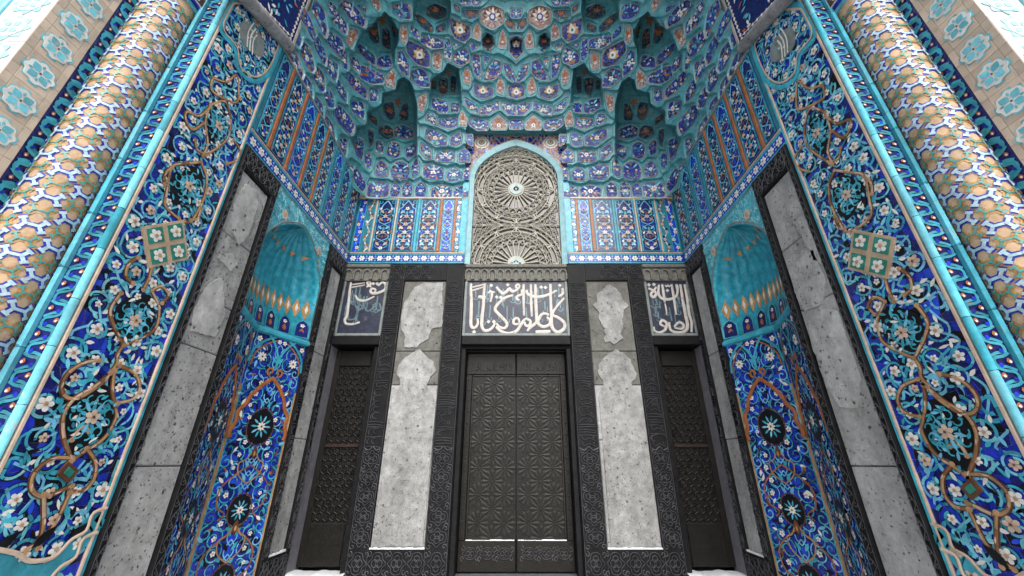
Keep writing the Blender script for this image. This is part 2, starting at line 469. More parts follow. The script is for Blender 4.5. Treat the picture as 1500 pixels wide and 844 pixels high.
# shared flower pieces
def flower_mesh(n, mat, cmat, ring, r=.06):
    b = MB(); b.flower(FLAT, (0, 0), r, 0.0, n, 0, mat, cmat, ring)
    return b.mesh('flower')
FL5 = flower_mesh(5, 'white', 'ochre', 'pink')
FL6 = flower_mesh(6, 'white', 'green', 'white', .075)
FL8 = flower_mesh(8, 'white', 'brown', 'cream', .085)
FLP = flower_mesh(5, 'cream', 'brown', 'pink')

# ------------------------------------------------------------------ ground and landing
b = MB()
b.face([b.vert((x, y, ZG)) for x, y in ((-150, -200), (150, -200), (150, 60), (-150, 60))], 'pavement')
o = b.build('ground'); o['kind'] = 'structure'; o['label'] = 'pale snow dusted paved ground before the portal'
b = MB(); b.box(-4.7, 4.7, 1.6, 8.9, ZG + .004, ZG + .10, 'pavement', .01)
o = b.build('landing'); o['kind'] = 'structure'; o['label'] = 'low pale stone landing in front of the doors'

# ------------------------------------------------------------------ bare walls behind the cladding
bw = thing('back_wall', 'dark masonry back wall of the portal recess behind the doors', 'wall')
def wbox(name, parent, *a):
    q = MB(); q.box(*a); return q.build(name, parent)
for s in (-1, 1):
    wbox('pier', bw, s * 1.16, s * 2.90, 8.035, 8.7, ZG + .1, 4.2, 'blackstone')
    wbox('upper_wall', bw, s * 1.36, s * 3.97, 8.03, 8.5, 4.2, 6.12, 'teal')
    wbox('lintel', bw, s * 2.9005, s * 3.97, 8.10, 8.7, 2.30, 4.2, 'blackstone')
wbox('lintel', bw, -1.1595, 1.1595, 8.10, 8.7, 2.24, 4.2, 'blackstone')
for s in (-1, 1):
    sw = thing('side_wall', '%s side wall of the recess behind tile and stone cladding' % SIDE[s], 'wall', 'side walls of the recess')
    wbox('wall_block', sw, s * 3.965, s * 4.06, 3.26, 5.13, ZG, 4.24, 'blackstone')
    wbox('wall_block', sw, s * 3.965, s * 4.5, 7.12, 8.7, ZG, 4.24, 'blackstone')
    wbox('wall_block', sw, s * 3.965, s * 4.06, 3.26, 8.7, 4.2401, 6.1, 'teal')
    wbox('wall_block', sw, s * 3.965, s * 4.06, 3.26, 4.42, 6.1005, 9.5, 'teal')

# ------------------------------------------------------------------ carved black stone frames round grey stone
def carve_text(b, Mb, a0, a1, w, rng, h=.012):
    """interlaced script-like strokes running along a band; local a along, c across"""
    a = a0
    while a < a1 - .05:
        t = rng.random()
        if t < .34:
            k = rng.choice((1, 2, 2, 3))
            for i in range(k):
                x = a + i * .042
                if x > a1 - .03: break
                b.ribbon(Mb, smooth([(x, w * .10), (x + .006, w * .5), (x - .012 + rng.uniform(-.01, .02), w * .9)], 3), .015, h, 'carve', ridge=.007)
            a += k * .042 + .012
        elif t < .62:
            r = rng.uniform(.040, .06); cy = w * rng.uniform(.28, .7)
            b.ribbon(Mb, arc((a + r, cy), r, PI * rng.uniform(-.1, .1) + PI, 2 * PI + .5, 9, r * 1.2), .015, h, 'carve', ridge=.007)
            b.ribbon(Mb, smooth([(a - .01, w * .2), (a + r, w * .15), (a + 2 * r, w * .3), (a + 2.2 * r, w * .55)], 3), .014, h, 'carve', ridge=.007)
            a += 2 * r + .02
        elif t < .84:
            b.ribbon(Mb, arc((a + .03, w * .66), .028, 0, 2 * PI, 8), .017, h, 'carve', ridge=.007)
            b.ribbon(Mb, smooth([(a - .02, w * .12), (a + .05, w * .28), (a + .06, w * .52), (a, w * .42)], 4), .0145, h, 'carve', ridge=.007)
            a += .085
        else:
            b.ribbon(Mb, smooth([(a, w * .85), (a + .05, w * .55), (a + .02, w * .3), (a + .1, w * .2)], 4), .015, h, 'carve', ridge=.007)
            b.disc(Mb, (a + .07, w * .75), .016, h, 'carve', 4)
            a += .10
def carve_scroll(b, Mb, a0, a1, w, h=.012, pitch=.34):
    n = max(1, round((a1 - a0) / pitch)); p = (a1 - a0) / n
    c = w * .5
    for i in range(n):
        a = a0 + p * (i + .5)
        lob = [(a - p * .46, c), (a - p * .28, c + w * .16), (a - p * .22, c + w * .33), (a, c + w * .40), (a + p * .22, c + w * .33), (a + p * .28, c + w * .16), (a + p * .46, c),
               (a + p * .28, c - w * .16), (a + p * .22, c - w * .33), (a, c - w * .40), (a - p * .22, c - w * .33), (a - p * .28, c - w * .16)]
        b.ribbon(Mb, smooth(lob, 3, True), .015, h, 'carve', closed=True, ridge=.008)
        for q in (-1, 1):
            b.ribbon(Mb, arc((a + q * p * .11, c), min(.055, w * .16), 0, 2 * PI, 10), .015, h, 'carve', ridge=.007)
            b.ribbon(Mb, arc((a, c + q * w * .17), min(.045, w * .13), 0, 2 * PI, 10), .015, h, 'carve', ridge=.007)
            for z in (-1, 1):
                b.ribbon(Mb, spiral((a + z * p * .42, c + q * w * .33), .045, .010, -q * z * PI / 2, z * .9, 10), .014, h, 'carve', ridge=.003)
def frame_panel(name, label, group, M, u0, u1, z0, z1, su0, su1, sz0, sz1, joints, patches, seed, hf=.045, base='tuff', plain_inner=False, face='tuffpale', where=''):
    """a black carved frame (u0..u1, z0..z1) with grey stone blocks inside (su0.., sz0..)"""
    rng = random.Random(seed)
    t = thing(name, label, 'stone panel', group)
    fr = MB()
    for (a, c, d, e) in ((u0, su0, z0, z1), (su1, u1, z0, z1), (su0 + .0005, su1 - .0005, z0, sz0), (su0 + .0005, su1 - .0005, sz1, z1)):
        fr.slab(M, a, c, d, e, -.03, hf, 'blackstone', .006)
    f = fr.build('frame', t)
    cv = MB()
    jw = z0 + (z1 - z0) * .335
    for (a, c) in ((u0, su0), (su1, u1)):
        w = abs(c - a)
        lo = min(a, c)
        Mb = (lambda lo: lambda al, ac, h: M(lo + ac, al, hf + h))(lo)
        if w > .15:
            carve_scroll(cv, Mb, sz0 + .02, jw, w)
            carve_text(cv, Mb, jw + .05, sz1 - .02, w, rng)
            cv.ribbon(Mb, smooth([(jw + .03, .02), (jw - .01, w * .3), (jw + .05, w * .5), (jw - .01, w * .7), (jw + .03, w - .02)], 4), .02, .012, 'carve', ridge=.004)
        else:
            n = int((sz1 - sz0) / .11)
            for i in range(n):
                y = sz0 + .05 + i * .11
                g_ = 1 if i % 2 else -1
                cv.ribbon(Mb, spiral((y, w * (.5 + .12 * g_)), w * .30, .006, g_ * PI / 2, g_ * 1.1, 12), .010, .010, 'carve', ridge=.004)
                cv.ribbon(Mb, smooth([(y - .055, w * (.5 - .3 * g_)), (y, w * (.5 - .12 * g_)), (y + .055, w * (.5 + .3 * g_))], 4), .009, .010, 'carve', ridge=.003)
        for q in (.012, w - .012):
            cv.ribbon(Mb, [(z0 + .01, q), (z1 - .01, q)], .010, .006, 'carve', ridge=.003)
    a, c = min(su0, su1), max(su0, su1)
    Mh = lambda al, ac, h: M(al, z0 + ac, hf + h)
    carve_scroll(cv, Mh, min(u0, u1) + .02, max(u0, u1) - .02, sz0 - z0, pitch=.32)
    Mt = lambda al, ac, h: M(al, sz1 + ac, hf + h)
    if z1 - sz1 > .2:
        mid = (min(u0, u1) + max(u0, u1)) * .5
        if plain_inner:
            carve_scroll(cv, Mt, *((min(u0, u1) + .02, mid + .1) if u0 < 0 else (mid - .1, max(u0, u1) - .02)), z1 - sz1, pitch=.3)
        else:
            carve_scroll(cv, Mt, min(u0, u1) + .02, max(u0, u1) - .02, z1 - sz1, pitch=.3)
    cv.build('carving', f, kind='stuff')
    zs = [sz0] + list(joints) + [sz1]
    for i in range(len(zs) - 1):
        q = MB(); q.slab(M, su0 + .004, su1 - .004, zs[i] + .006, zs[i + 1] - .006, -.03, .006 + rng.uniform(0, .006), ('tuffdark' if patches and face == 'tuffpale' and zs[i] > 1.4 else base), .012)
        q.build('stone_block', t)
    for pl in patches:
        q = MB()
        # roughen the broken edge
        pts = []
        n = len(pl)
        for i in range(n):
            x0, y0 = pl[i]; x1, y1 = pl[(i + 1) % n]
            ln = math.hypot(x1 - x0, y1 - y0)
            k = max(1, int(ln / .05))
            for j in range(k):
                tt = j / k
                jit = 0 if ln > 1.2 else .012
                pts.append((x0 + (x1 - x0) * tt + rng.uniform(-jit, jit), y0 + (y1 - y0) * tt + rng.uniform(-jit, jit)))
        cxx = sum(p[0] for p in pts) / len(pts); cyy = sum(p[1] for p in pts) / len(pts)
        q.poly(M, pts, .034, face, .03, eps=False)
        q.build('stone_face', t)
    # snow on the lower edge
    q = MB()
    n = 14
    for i in range(n):
        ua = su0 + (su1 - su0) * i / n; ub = su0 + (su1 - su0) * (i + 1) / n
        q.slab(M, ua, ub, sz0 + .001, sz0 + .020 + rng.uniform(0, .014), .014, hf + .004, 'snow', .003)
    so = q.build('snow', None, kind='stuff'); so['label'] = 'thin line of snow on the ledge of the ' + where
    return t
Z = lambda pts, off, sc, fn: [fn(off[0] + x / sc, off[1] + y / sc) for x, y in pts]
bk = lambda x, y: onY(x, y, YB)
PR1 = Z([(145, 130), (180, 150), (210, 185), (220, 215), (250, 240), (225, 265), (215, 310), (220, 340), (205, 385), (220, 410), (200, 420), (175, 440), (150, 425), (125, 430), (120, 410), (130, 390), (115, 350), (95, 310), (95, 270), (60, 238), (85, 220), (85, 185), (110, 160)], (850, 380), 3.517, bk)
PR2 = [bk(*p) for p in [(901, 512), (914, 519), (922.5, 528), (927, 539), (932.5, 548), (929.6, 556), (924.5, 562), (928, 568), (935, 576), (940, 588)]] + [(2.50, -1.30), (1.64, -1.30)] + [bk(*p) for p in [(878, 590), (877, 580), (880, 570), (884, 565), (882, 556), (876, 548), (876, 537), (882, 526), (892, 518)]]
PL1 = Z([(240, 145), (290, 122), (385, 124), (380, 200), (385, 260), (385, 350), (325, 360), (310, 415), (270, 430), (255, 455), (185, 455), (190, 400), (170, 355), (170, 290), (185, 230)], (540, 380), 3.516, bk)
PL2 = [bk(*p) for p in [(614, 511), (625, 522), (635, 531), (639, 543.5), (631, 553.5), (625, 565), (635, 579), (640, 600)]] + [(-1.62, -1.30), (-2.48, -1.30)] + [bk(*p) for p in [(575, 582), (585, 570), (588, 560), (581, 545), (583, 538), (592, 526), (605, 517)]]
def clampu(pl, a, c): return [(min(max(x, a + .01), c - .01), y) for x, y in pl]
frame_panel('stone_panel', 'grey pitted stone panel in a black carved frame, left of the central door', 'stone panels on the back wall', BACK, -2.89, -1.17, -1.74, 4.20, -2.53, -1.58, -1.34, 3.79, [.42, 1.46, 2.16], [clampu(PL1, -2.53, -1.58), clampu(PL2, -2.53, -1.58)], 1, plain_inner=True, where='stone panel left of the central door')
frame_panel('stone_panel', 'grey pitted stone panel in a black carved frame, right of the central door', 'stone panels on the back wall', BACK, 1.17, 2.89, -1.74, 4.20, 1.58, 2.53, -1.34, 3.79, [.42, 1.46, 2.16], [clampu(PR1, 1.58, 2.53), clampu(PR2, 1.58, 2.53)], 2, plain_inner=True, where='stone panel right of the central door')
sd = lambda x, y: onX(x, y, -HW)
S1 = Z([(375, 110), (415, 130), (420, 190), (405, 250), (380, 320), (345, 350), (320, 300), (315, 250), (325, 180)], (220, 230), 2.723, sd)
S2 = Z([(260, 400), (320, 380), (340, 430), (310, 455)], (220, 230), 2.723, sd)
S3 = Z([(280, 480), (285, 560), (290, 630), (250, 720), (150, 690), (165, 600), (220, 510)], (220, 230), 2.723, sd)
T1 = [(y, z) for y, z in (onX(1080 + x / 2, y_ / 2, HW) for x, y_ in ((150, 560), (185, 530), (215, 580), (235, 640), (265, 700), (270, 770), (230, 760), (195, 690), (170, 650), (150, 610)))]
T2 = [(4.45, 2.55), (4.62, 2.66), (4.80, 2.52), (4.95, 2.58), (4.99, 2.2), (4.93, 1.9), (4.60, 1.86), (4.42, 2.1)]
T3 = [(4.40, 1.70), (4.62, 1.80), (4.90, 1.74), (4.98, 1.5), (4.97, .9), (4.86, .62), (4.60, .58), (4.42, .9)]
for s in (-1, 1):
    frame_panel('stone_panel', 'broad grey stone panel in a thin black frame beside the %s floral mosaic jamb' % SIDE[s], 'broad stone panels of the side walls', WALL(s), 4.285, 5.15, -1.74, 4.23, 4.37, 5.02, -1.34, 3.86,
                [-.02, 1.30, 1.93, 2.85], [clampu(p_, 4.37, 5.02) for p_ in ((S1, S2, S3) if s < 0 else (T1, T2, T3))], 10 + s, face='tuffmid', where='broad %s side stone panel' % SIDE[s])
    frame_panel('stone_panel', 'narrow grey stone panel in a black frame between the %s niche and side door' % SIDE[s], 'narrow stone panels in the corners', WALL(s), 7.10, 7.955, -1.74, 4.23, 7.30, 7.80, -1.34, 3.84,
                [.42, 2.0], [], 20 + s, where='narrow %s corner stone panel' % SIDE[s])

# ------------------------------------------------------------------ sills, script panels, doors
def sill(label, x0, x1, n):
    t = thing('corbel_sill', label, 'sill', 'carved stone sills over the script panels')
    q = MB(); q.box(x0, x1, 7.99, 8.09, 3.80, 4.20, 'sillstone', .006); q.box(x0, x1, 7.93, 7.9895, 4.12, 4.20, 'sillstone', .01); q.build('block', t)
    p = (x1 - x0) / n
    for i in range(n):
        c = x0 + p * (i + .5)
        q = MB()
        w = p * .40
        ar = [(c - w, 3.82), (c - w, 3.97)] + [(c - w * math.cos(k * PI / 6), 3.97 + .10 * math.sin(k * PI / 6)) for k in range(1, 6)] + [(c + w, 3.97), (c + w, 3.82)]
        q.ribbon(lambda u, v, h: (u, 7.99 - h, v), ar, p * .17, .045, 'sillstone', skirt=.045)
        q.build('corbel_arch', t)
    return t
sill('weathered grey stone sill with small arches under the lattice window', -1.165, 1.165, 13)
sill('short grey stone sill with small arches above the left side door', -3.925, -2.895, 5)
sill('short grey stone sill with small arches above the right side door', 2.895, 3.925, 5)

def script_panel(label, x0, x1, strokes, dots, off, sc, extra, seed, faded=False):
    t = thing('script_panel', label, 'sign', 'panels of white script above the doors')
    M = lambda u, v, h: (u, 8.03 - h, v)
    q = MB(); q.slab(M, x0, x1, 2.50, 3.79, -.05, 0, 'panelblue', .006); q.build('slab', t)
    q = MB()
    for (a, c, d, e) in ((x0, x0 + .06, 2.5, 3.79), (x1 - .06, x1, 2.5, 3.79), (x0 + .061, x1 - .061, 2.5, 2.56)):
        q.slab(M, a, c, d, e, .0005, .03, 'moss', .008)
    q.build('rim', t)
    rng = random.Random(seed)
    q = MB()
    px = lambda x, y: onY(off[0] + x / sc, off[1] + y / sc, 8.03)
    for st in extra:
        q.ribbon(M, smooth([px(*p) for p in st], 4), .035, .004, 'panelteal')
    for i in range(46 if x1 - x0 > 1.5 else 20):
        u = rng.uniform(x0 + .15, x1 - .15); v = rng.uniform(2.75, 3.45)
        q.ribbon(M, [(u, v), (u + rng.uniform(-.02, .02), v + rng.uniform(.1, .35))], .03, .004, 'panelteal')
        if i % 2: q.ribbon(M, arc((u, v), .05, PI, 2 * PI + .6, 7), .025, .004, 'panelteal')
    q.build('faded_script', t, kind='stuff')
    for w, st in strokes:
        q = MB()
        q.ribbon(M, smooth([px(*p) for p in st], 5), w, .010, 'script', ridge=.006, skirt=.009, taper=lambda x: .62 + .5 * math.sin(PI * min(1, .15 + x * .8)))
        q.build('letter_stroke', t)
    for x, y in dots:
        q = MB(); u, v = px(x, y)
        q.poly(M, [(u - .045, v), (u, v + .045), (u + .045, v), (u, v - .045)], .012, 'script', .011)
        q.build('letter_dot', t)
    return t
W_ = .060
CS = [(W_, [(148, 225), (145, 290), (150, 400), (148, 560), (145, 660), (165, 700), (200, 690), (220, 650), (215, 600)]),
      (.035, [(150, 268), (230, 250), (312, 228)]), (.035, [(150, 302), (230, 280), (302, 255)]),
      (W_, [(295, 240), (285, 330), (280, 450), (268, 560), (262, 670), (290, 728), (350, 720), (390, 680), (400, 640)]),
      (.07, [(225, 368), (260, 372), (305, 370)]),
      (W_, [(600, 352), (520, 375), (440, 440), (405, 500), (440, 550), (500, 610), (535, 665), (505, 705), (450, 690), (418, 650)]),
      (W_, [(415, 690), (470, 738), (550, 762), (635, 735), (680, 670), (715, 620), (745, 600)]),
      (.05, [(668, 640), (650, 600), (610, 610), (605, 655), (645, 662), (670, 640)]),
      (.055, [(740, 602), (785, 630), (770, 680), (730, 670), (722, 635)]),
      (.05, [(345, 300), (372, 335), (355, 425)]), (.045, [(325, 325), (365, 315), (405, 322)]),
      (W_, [(418, 262), (450, 300), (490, 332), (530, 310), (560, 280), (590, 312), (640, 292), (670, 262)]),
      (.045, [(672, 262), (655, 232), (630, 255), (648, 285), (672, 265)]),
      (.05, [(690, 290), (690, 340), (640, 365), (640, 395), (668, 402)]),
      (.05, [(712, 232), (710, 330), (716, 570)]), (.05, [(790, 232), (792, 400), (800, 580)]), (W_, [(838, 232), (842, 400), (850, 560), (848, 640)]),
      (W_, [(738, 295), (760, 340), (830, 368), (920, 362), (1000, 335), (1070, 300)]),
      (.062, [(1000, 230), (1003, 400), (1010, 560), (1018, 690), (1075, 748), (1145, 710), (1150, 650), (1090, 595), (1022, 555), (1070, 470), (1150, 380)]),
      (.055, [(1130, 275), (1132, 335), (1085, 368)]),
      (W_, [(985, 562), (925, 548), (880, 590), (868, 650), (920, 688), (985, 668), (995, 620), (960, 585)]),
      (W_, [(848, 640), (825, 665), (780, 700), (750, 738)]), (.075, [(840, 745), (920, 745), (1000, 738)])]
script_panel('wide dark panel of white flowing script above the central door', -1.16, 1.16, CS, [(180, 745), (335, 635), (392, 635), (365, 246), (543, 240), (424, 370), (466, 376), (900, 265), (946, 268), (1100, 245)], (670, 385), 7.339, [], 5)
RS = [(.055, [(70, 275), (120, 300), (158, 332), (125, 372), (98, 340), (130, 300), (157, 262)]),
      (.055, [(185, 240), (180, 330), (210, 380), (270, 396), (340, 382), (380, 340), (388, 250)]),
      (.05, [(220, 235), (235, 330), (247, 430)]), (.03, [(250, 242), (265, 258), (280, 244), (295, 258), (310, 242)]),
      (.05, [(320, 235), (345, 380), (370, 560)]), (.055, [(374, 235), (386, 300)]),
      (.06, [(415, 235), (440, 400), (470, 560), (492, 680), (460, 740), (380, 752), (310, 722), (294, 640)]),
      (.055, [(460, 235), (490, 400), (512, 560), (536, 640), (534, 750)]),
      (.05, [(350, 692), (400, 640), (452, 672), (430, 712), (350, 700)]),
      (.05, [(252, 690), (200, 660), (220, 620), (266, 650), (252, 720), (190, 752), (140, 732), (130, 690)]), (.03, [(250, 440), (262, 500), (270, 560)])]
script_panel('dark script panel with tall white upright letters above the right side door', 2.90, 3.92, RS, [(75, 240), (130, 235), (275, 300)], (940, 385), 7.344, [], 6)
LS = [(.05, [(180, 210), (165, 300), (150, 450), (135, 570), (112, 610), (125, 655), (200, 662), (275, 640)]),
      (.03, [(190, 238), (330, 218)]), (.03, [(185, 268), (330, 240)]), (.045, [(345, 262), (385, 240), (380, 205), (352, 215), (372, 250), (400, 262)]),
      (.055, [(470, 250), (515, 212), (552, 240), (540, 292), (470, 325), (410, 330), (388, 305), (405, 280), (440, 292), (430, 322)]),
      (.045, [(228, 355), (255, 398), (330, 408), (432, 362)])]
script_panel('worn script panel with faded white letters above the left side door', -3.92, -2.90, LS, [(418, 226), (460, 226)], (490, 385), 7.344, [[(120, 560), (150, 610), (220, 600), (240, 540)], [(320, 470), (360, 520), (430, 470)], [(230, 470), (260, 510), (300, 480)], [(460, 520), (500, 500), (480, 430)]], 8)

# ---- central door
DM = lambda u, v, h: (u, 8.35 - h, v)
def star_mesh(r, n=12):
    q = MB()
    for i in range(n):
        a = 2 * PI * i / n
        ca, sa = math.cos(a), math.sin(a)
        pr = ((.06, 0), (.5, .085), (.80, .16), (1.0, 0), (.80, -.16), (.5, -.085))
        pts = [(r * (x * ca - y * sa), r * (x * sa + y * ca)) for x, y in pr]
        base = [q.vert((x, y, 0)) for x, y in pts]
        top = [q.vert((x * .97 + .02 * r * ca, y * .97 + .02 * r * sa, .009)) for x, y in pts]
        ridge = q.vert((r * .72 * ca, r * .72 * sa, .015))
        for k in range(6):
            q.face([base[k], base[(k + 1) % 6], top[(k + 1) % 6], top[k]], 'doorhi')
            q.face([top[k], top[(k + 1) % 6], ridge], 'doorhi')
    q.disc(FLAT, (0, 0), r * .10, .02, 'doorhi', 8, .02)
    return q.mesh('star_relief')
def door_leaf(t, x0, x1, z0, z1, stars, sr, hinge):
    lf = MB(); lf.slab(DM, x0, x1, z0, z1, -.05, 0, 'door', .004)
    w = .13
    xo = x0 if hinge < 0 else x1
    for (a, c, d, e) in ((x0, x1, z1 - .46, z1), (x0, x1, z0, z0 + .47)):
        lf.slab(DM, a + .006, c - .006, d, e, .0, .035, 'door', .012)
    a, c = (x0 + .006, x0 + w) if hinge < 0 else (x1 - w, x1 - .006)
    lf.slab(DM, a, c, z0 + .4705, z1 - .4605, 0, .035, 'door', .012)
    l = lf.build('door_leaf', t)
    xa, xb = (x0 + w + .004, x1 - .004) if hinge < 0 else (x0 + .004, x1 - w - .004)
    q = MB()
    q.slab(DM, xa, xb, z1 - .50, z1 - .465, .0005, .024, 'doorhi', .008); q.slab(DM, xa, xb, z0 + .476, z0 + .505, .0005, .020, 'doorhi', .008)
    q.slab(DM, *((xa, xa + .035) if hinge < 0 else (xb - .035, xb)), z0 + .506, z1 - .501, .0005, .024, 'doorhi', .008)
    q.build('inner_moulding', l)
    cv = MB()
    mb = lambda zz: (lambda al, ac, h: DM(al, zz + ac, .035 + h))
    carve_text(cv, mb(z1 - .40), x0 + .12, x1 - .05, .22, random.Random(3))
    carve_scroll(cv, mb(z0 + .17), x0 + .08, x1 - .05, .22, pitch=.3)
    cv.build('relief_band', l, kind='stuff')
    for (x, z) in stars:
        place(sr, 'star_relief', l, DM, x, z, .001)
    q = MB(); q.disc(FLAT, (0, 0), .022, .018, 'doorhi', 8, .018); q.disc(FLAT, (0, 0), .012, .026, 'doorhi', 6, .008)
    sm = q.mesh('stud')
    xe = x0 + .065 if hinge < 0 else x1 - .065
    for i in range(14):
        place(sm, 'stud', l, DM, xe, z0 + .55 + i * (z1 - z0 - 1.1) / 13, .036)
    for zz in (z1 - .06, z1 - .43):
        for i in range(4): place(sm, 'stud', l, DM, x0 + .14 + (x1 - x0 - .2) * i / 3.2, zz, .036)
    q = MB()
    n = 8
    rng = random.Random(5)
    a, c = (x0 + w + .01, x1 - .03) if hinge < 0 else (x0 + .03, x1 - w - .01)
    for i in range(n):
        ua = a + (c - a) * i / n; ub = a + (c - a) * (i + 1) / n
        q.slab(DM, ua, ub, z0 + .471, z0 + .482 + rng.uniform(0, .012), .002, .030 - rng.uniform(0, .012), 'snow', .002)
    so = q.build('snow', None, kind='stuff'); so['label'] = 'thin strip of snow on the ledge of the central door, %s leaf' % ('left' if hinge < 0 else 'right')
    return l
dr = thing('double_door', 'dark metal double door with twelve-pointed star relief in the centre', 'door')
sr = star_mesh(.235)
zt, zb = 2.20, -1.74
sl, srr = [], []
for k in range(7):
    z = 1.56 - k * .465
    sl.append((-.46, z)); srr.append((.46, z))
door_leaf(dr, -1.06, -.003, zb, zt, sl + [(-.225, 1.33 - .465 * k) for k in range(6)] + [(-.72, 1.33 - .465 * k) for k in range(6)], star_mesh(.225), -1)
door_leaf(dr, .003, 1.06, zb, zt, srr + [(.225, 1.33 - .465 * k) for k in range(6)] + [(.72, 1.33 - .465 * k) for k in range(6)], star_mesh(.225), 1)
q = MB()
for s in (-1, 1): q.box(s * 1.062, s * 1.155, 8.05, 8.42, ZG + .1, 2.235, 'blackstone', .008)
q.box(-1.0615, 1.0615, 8.22, 8.42, 2.203, 2.235, 'blackstone')
q.build('door_frame', dr)
q = MB(); q.box(-1.155, 1.155, 8.0, 8.5, ZG + .101, -1.765, 'greystone', .01); q.build('threshold', dr)
q = MB(); q.box(-1.15, 1.15, 7.96, 8.09, 2.30, 2.49, 'blackstone', .012); q.build('lintel_bar', dr)

# ---- side doors with pierced screens
def side_door(s):
    t = thing('side_door', 'dark side door with a pierced metal screen, %s' % ('near the worn faded script panel' if s < 0 else 'under the panel of tall white letters'), 'door', 'side doors')
    x0, x1 = (-3.90, -3.02) if s < 0 else (3.02, 3.90)
    q = MB(); q.slab(DM, x0, x1, -1.66, 2.26, -.06, 0, 'door', .004); q.build('backing', t)
    q = MB()
    for (a, c, d, e) in ((x0, x0 + .11, -1.66, 2.26), (x1 - .11, x1, -1.66, 2.26), (x0 + .1105, x1 - .1105, -1.66, -1.0), (x0 + .1105, x1 - .1105, 1.92, 2.26), (x0 + .1105, x1 - .1105, .30, .36)):
        q.slab(DM, a, c, d, e, .001, .05, 'door' if not (.25 < d < .35) else 'rust', .012)
    q.build('door_frame', t)
    for (za, zc) in ((-1.0, .30), (.36, 1.92)):
        q = MB()
        r = .075
        u0, u1 = x0 + .11, x1 - .11
        ny = int((zc - za) / (r * 1.5)) + 1
        for j in range(ny + 1):
            for i in range(8):
                cx_ = u0 + r * .9 + i * r * 1.732 + (r * .866 if j % 2 else 0); cz_ = za + j * r * 1.5
                if cx_ > u1 - .02 or cz_ > zc - .02: continue
                hx = [(min(max(cx_ + r * math.sin(k * PI / 3), u0), u1), min(max(cz_ + r * math.cos(k * PI / 3), za), zc)) for k in range(6)]
                q.ribbon(DM, hx, .024, .022, 'door', closed=True, ridge=.006, skirt=.018)
                if (i + j) % 3 == 0:
                    q.disc(DM, (cx_, cz_), r * .55, .026, 'doorhi', 6, .022)
                elif (i + 2 * j) % 3 == 1:
                    for k in range(3):
                        a = k * PI / 3
                        q.ribbon(DM, [(cx_ - r * .8 * math.cos(a), cz_ - r * .8 * math.sin(a)), (cx_ + r * .8 * math.cos(a), cz_ + r * .8 * math.sin(a))], .016, .020, 'door', skirt=.015)
        q.build('pierced_screen', t, kind='stuff')
    q = MB()
    q.box(s * 2.9005, s * 3.015, 8.06, 8.42, -1.745, 2.295, 'blackstone', .008)
    q.build('door_jamb', t)
    q = MB()
    q.box(s * 3.905, s * 3.9645, 7.965, 8.42, -1.745, 2.295, 'greystone', .006)
    q.build('reveal', t)
    q = MB(); q.box(s * 2.90, s * 3.92, 7.98, 8.0995, 2.30, 2.49, 'blackstone', .012); q.build('lintel_bar', t)
    q = MB(); q.box(s * 2.895, s * 3.96, 7.90, 8.5, ZG + .101, -1.75, 'greystone', .01); q.build('step', t)
    # snow lying on the step
    n = 44; rng = random.Random(9 + s)
    q = MB(); g = []
    for i in range(n + 1):
        x = s * (2.91 + 1.01 * i / n)
        hh = .03 + .022 * math.sin(i * .13 + s) ** 2 + .012 * math.sin(i * .31 + 2 * s) ** 2 + rng.uniform(0, .003)
        row = []
        for (y, k) in ((7.91, .0), (7.94, .7), (8.05, 1.0), (8.2, .9), (8.33, .75)):
            row.append(q.vert((x, y + rng.uniform(-.003, .003) + .012 * math.sin(i * .23), -1.7498 + hh * k)))
        g.append(row)
    for i in range(n):
        for k in range(4): q.face([g[i][k], g[i + 1][k], g[i + 1][k + 1], g[i][k + 1]], 'snow')
    so = q.build('snow', None, True, kind='stuff'); so['label'] = 'white snow lying on the step of the %s side door' % SIDE[s]
side_door(-1); side_door(1)

# ------------------------------------------------------------------ lattice window
wi = thing('lattice_window', 'pointed arch window with pale geometric stone lattice in the centre', 'window')
def arch_pts(w, zs, za, z0, n=12):
    """pointed arch outline from the left foot over the apex to the right foot"""
    L = [(-w, z0)]
    for i in range(n + 1):
        t = i / n
        x = -w * math.cos(t * PI * .5) ** .95; z = zs + (za - zs) * (math.sin(t * PI * .5) * .46 + .54 * t)
        L.append((x, z))
    return L + [(-x, z) for x, z in L[::-1][1:]]
WM = lambda u, v, h: (u, 8.0 - h, v)
outer = arch_pts(1.20, 6.75, 8.02, 4.21); inner = arch_pts(1.07, 6.72, 7.83, 4.21)
q = MB()
n = len(outer)
for (P_, ha, Q_, hb) in ((outer, .0, outer, .06), (outer, .06, [(a * .975, c - .012) for a, c in outer], .075), ([(a * .975, c - .012) for a, c in outer], .075, inner, .03), (inner, .03, inner, -.12)):
    A = [q.vert(WM(u, v, ha)) for u, v in P_]; B = [q.vert(WM(u, v, hb)) for u, v in Q_]
    for i in range(n - 1): q.face([A[i], A[i + 1], B[i + 1], B[i]], 'windowframe')
q.build('frame', wi, True)
q = MB(); q.poly(WM, arch_pts(1.08, 6.72, 7.84, 4.20), -.075, 'glass'); q.build('pane', wi)
def inside(x, z):
    if z < 4.215 or abs(x) > 1.075 or not ZLIM[0] <= z <= ZLIM[1]: return False
    if z < 6.72: return True
    # compare with the inner arch
    for i in range(len(inner) // 2):
        (xa, za), (xb, zb_) = inner[i], inner[i + 1]
        if za <= z <= zb_: return abs(x) < -(xa + (xb - xa) * (z - za) / max(1e-6, zb_ - za))
    return False
lat = MB(); slots = MB()
def lrib(pts, w):
    run = []
    for p in pts + [None]:
        if p is not None and inside(*p): run.append(p)
        else:
            if len(run) > 1: lat.ribbon(WM, run, w, -.02, 'lattice', ridge=.005, skirt=.030)
            run = []
    return
_l = lrib
def lrib(pts, w): _l(pts, w * .68)
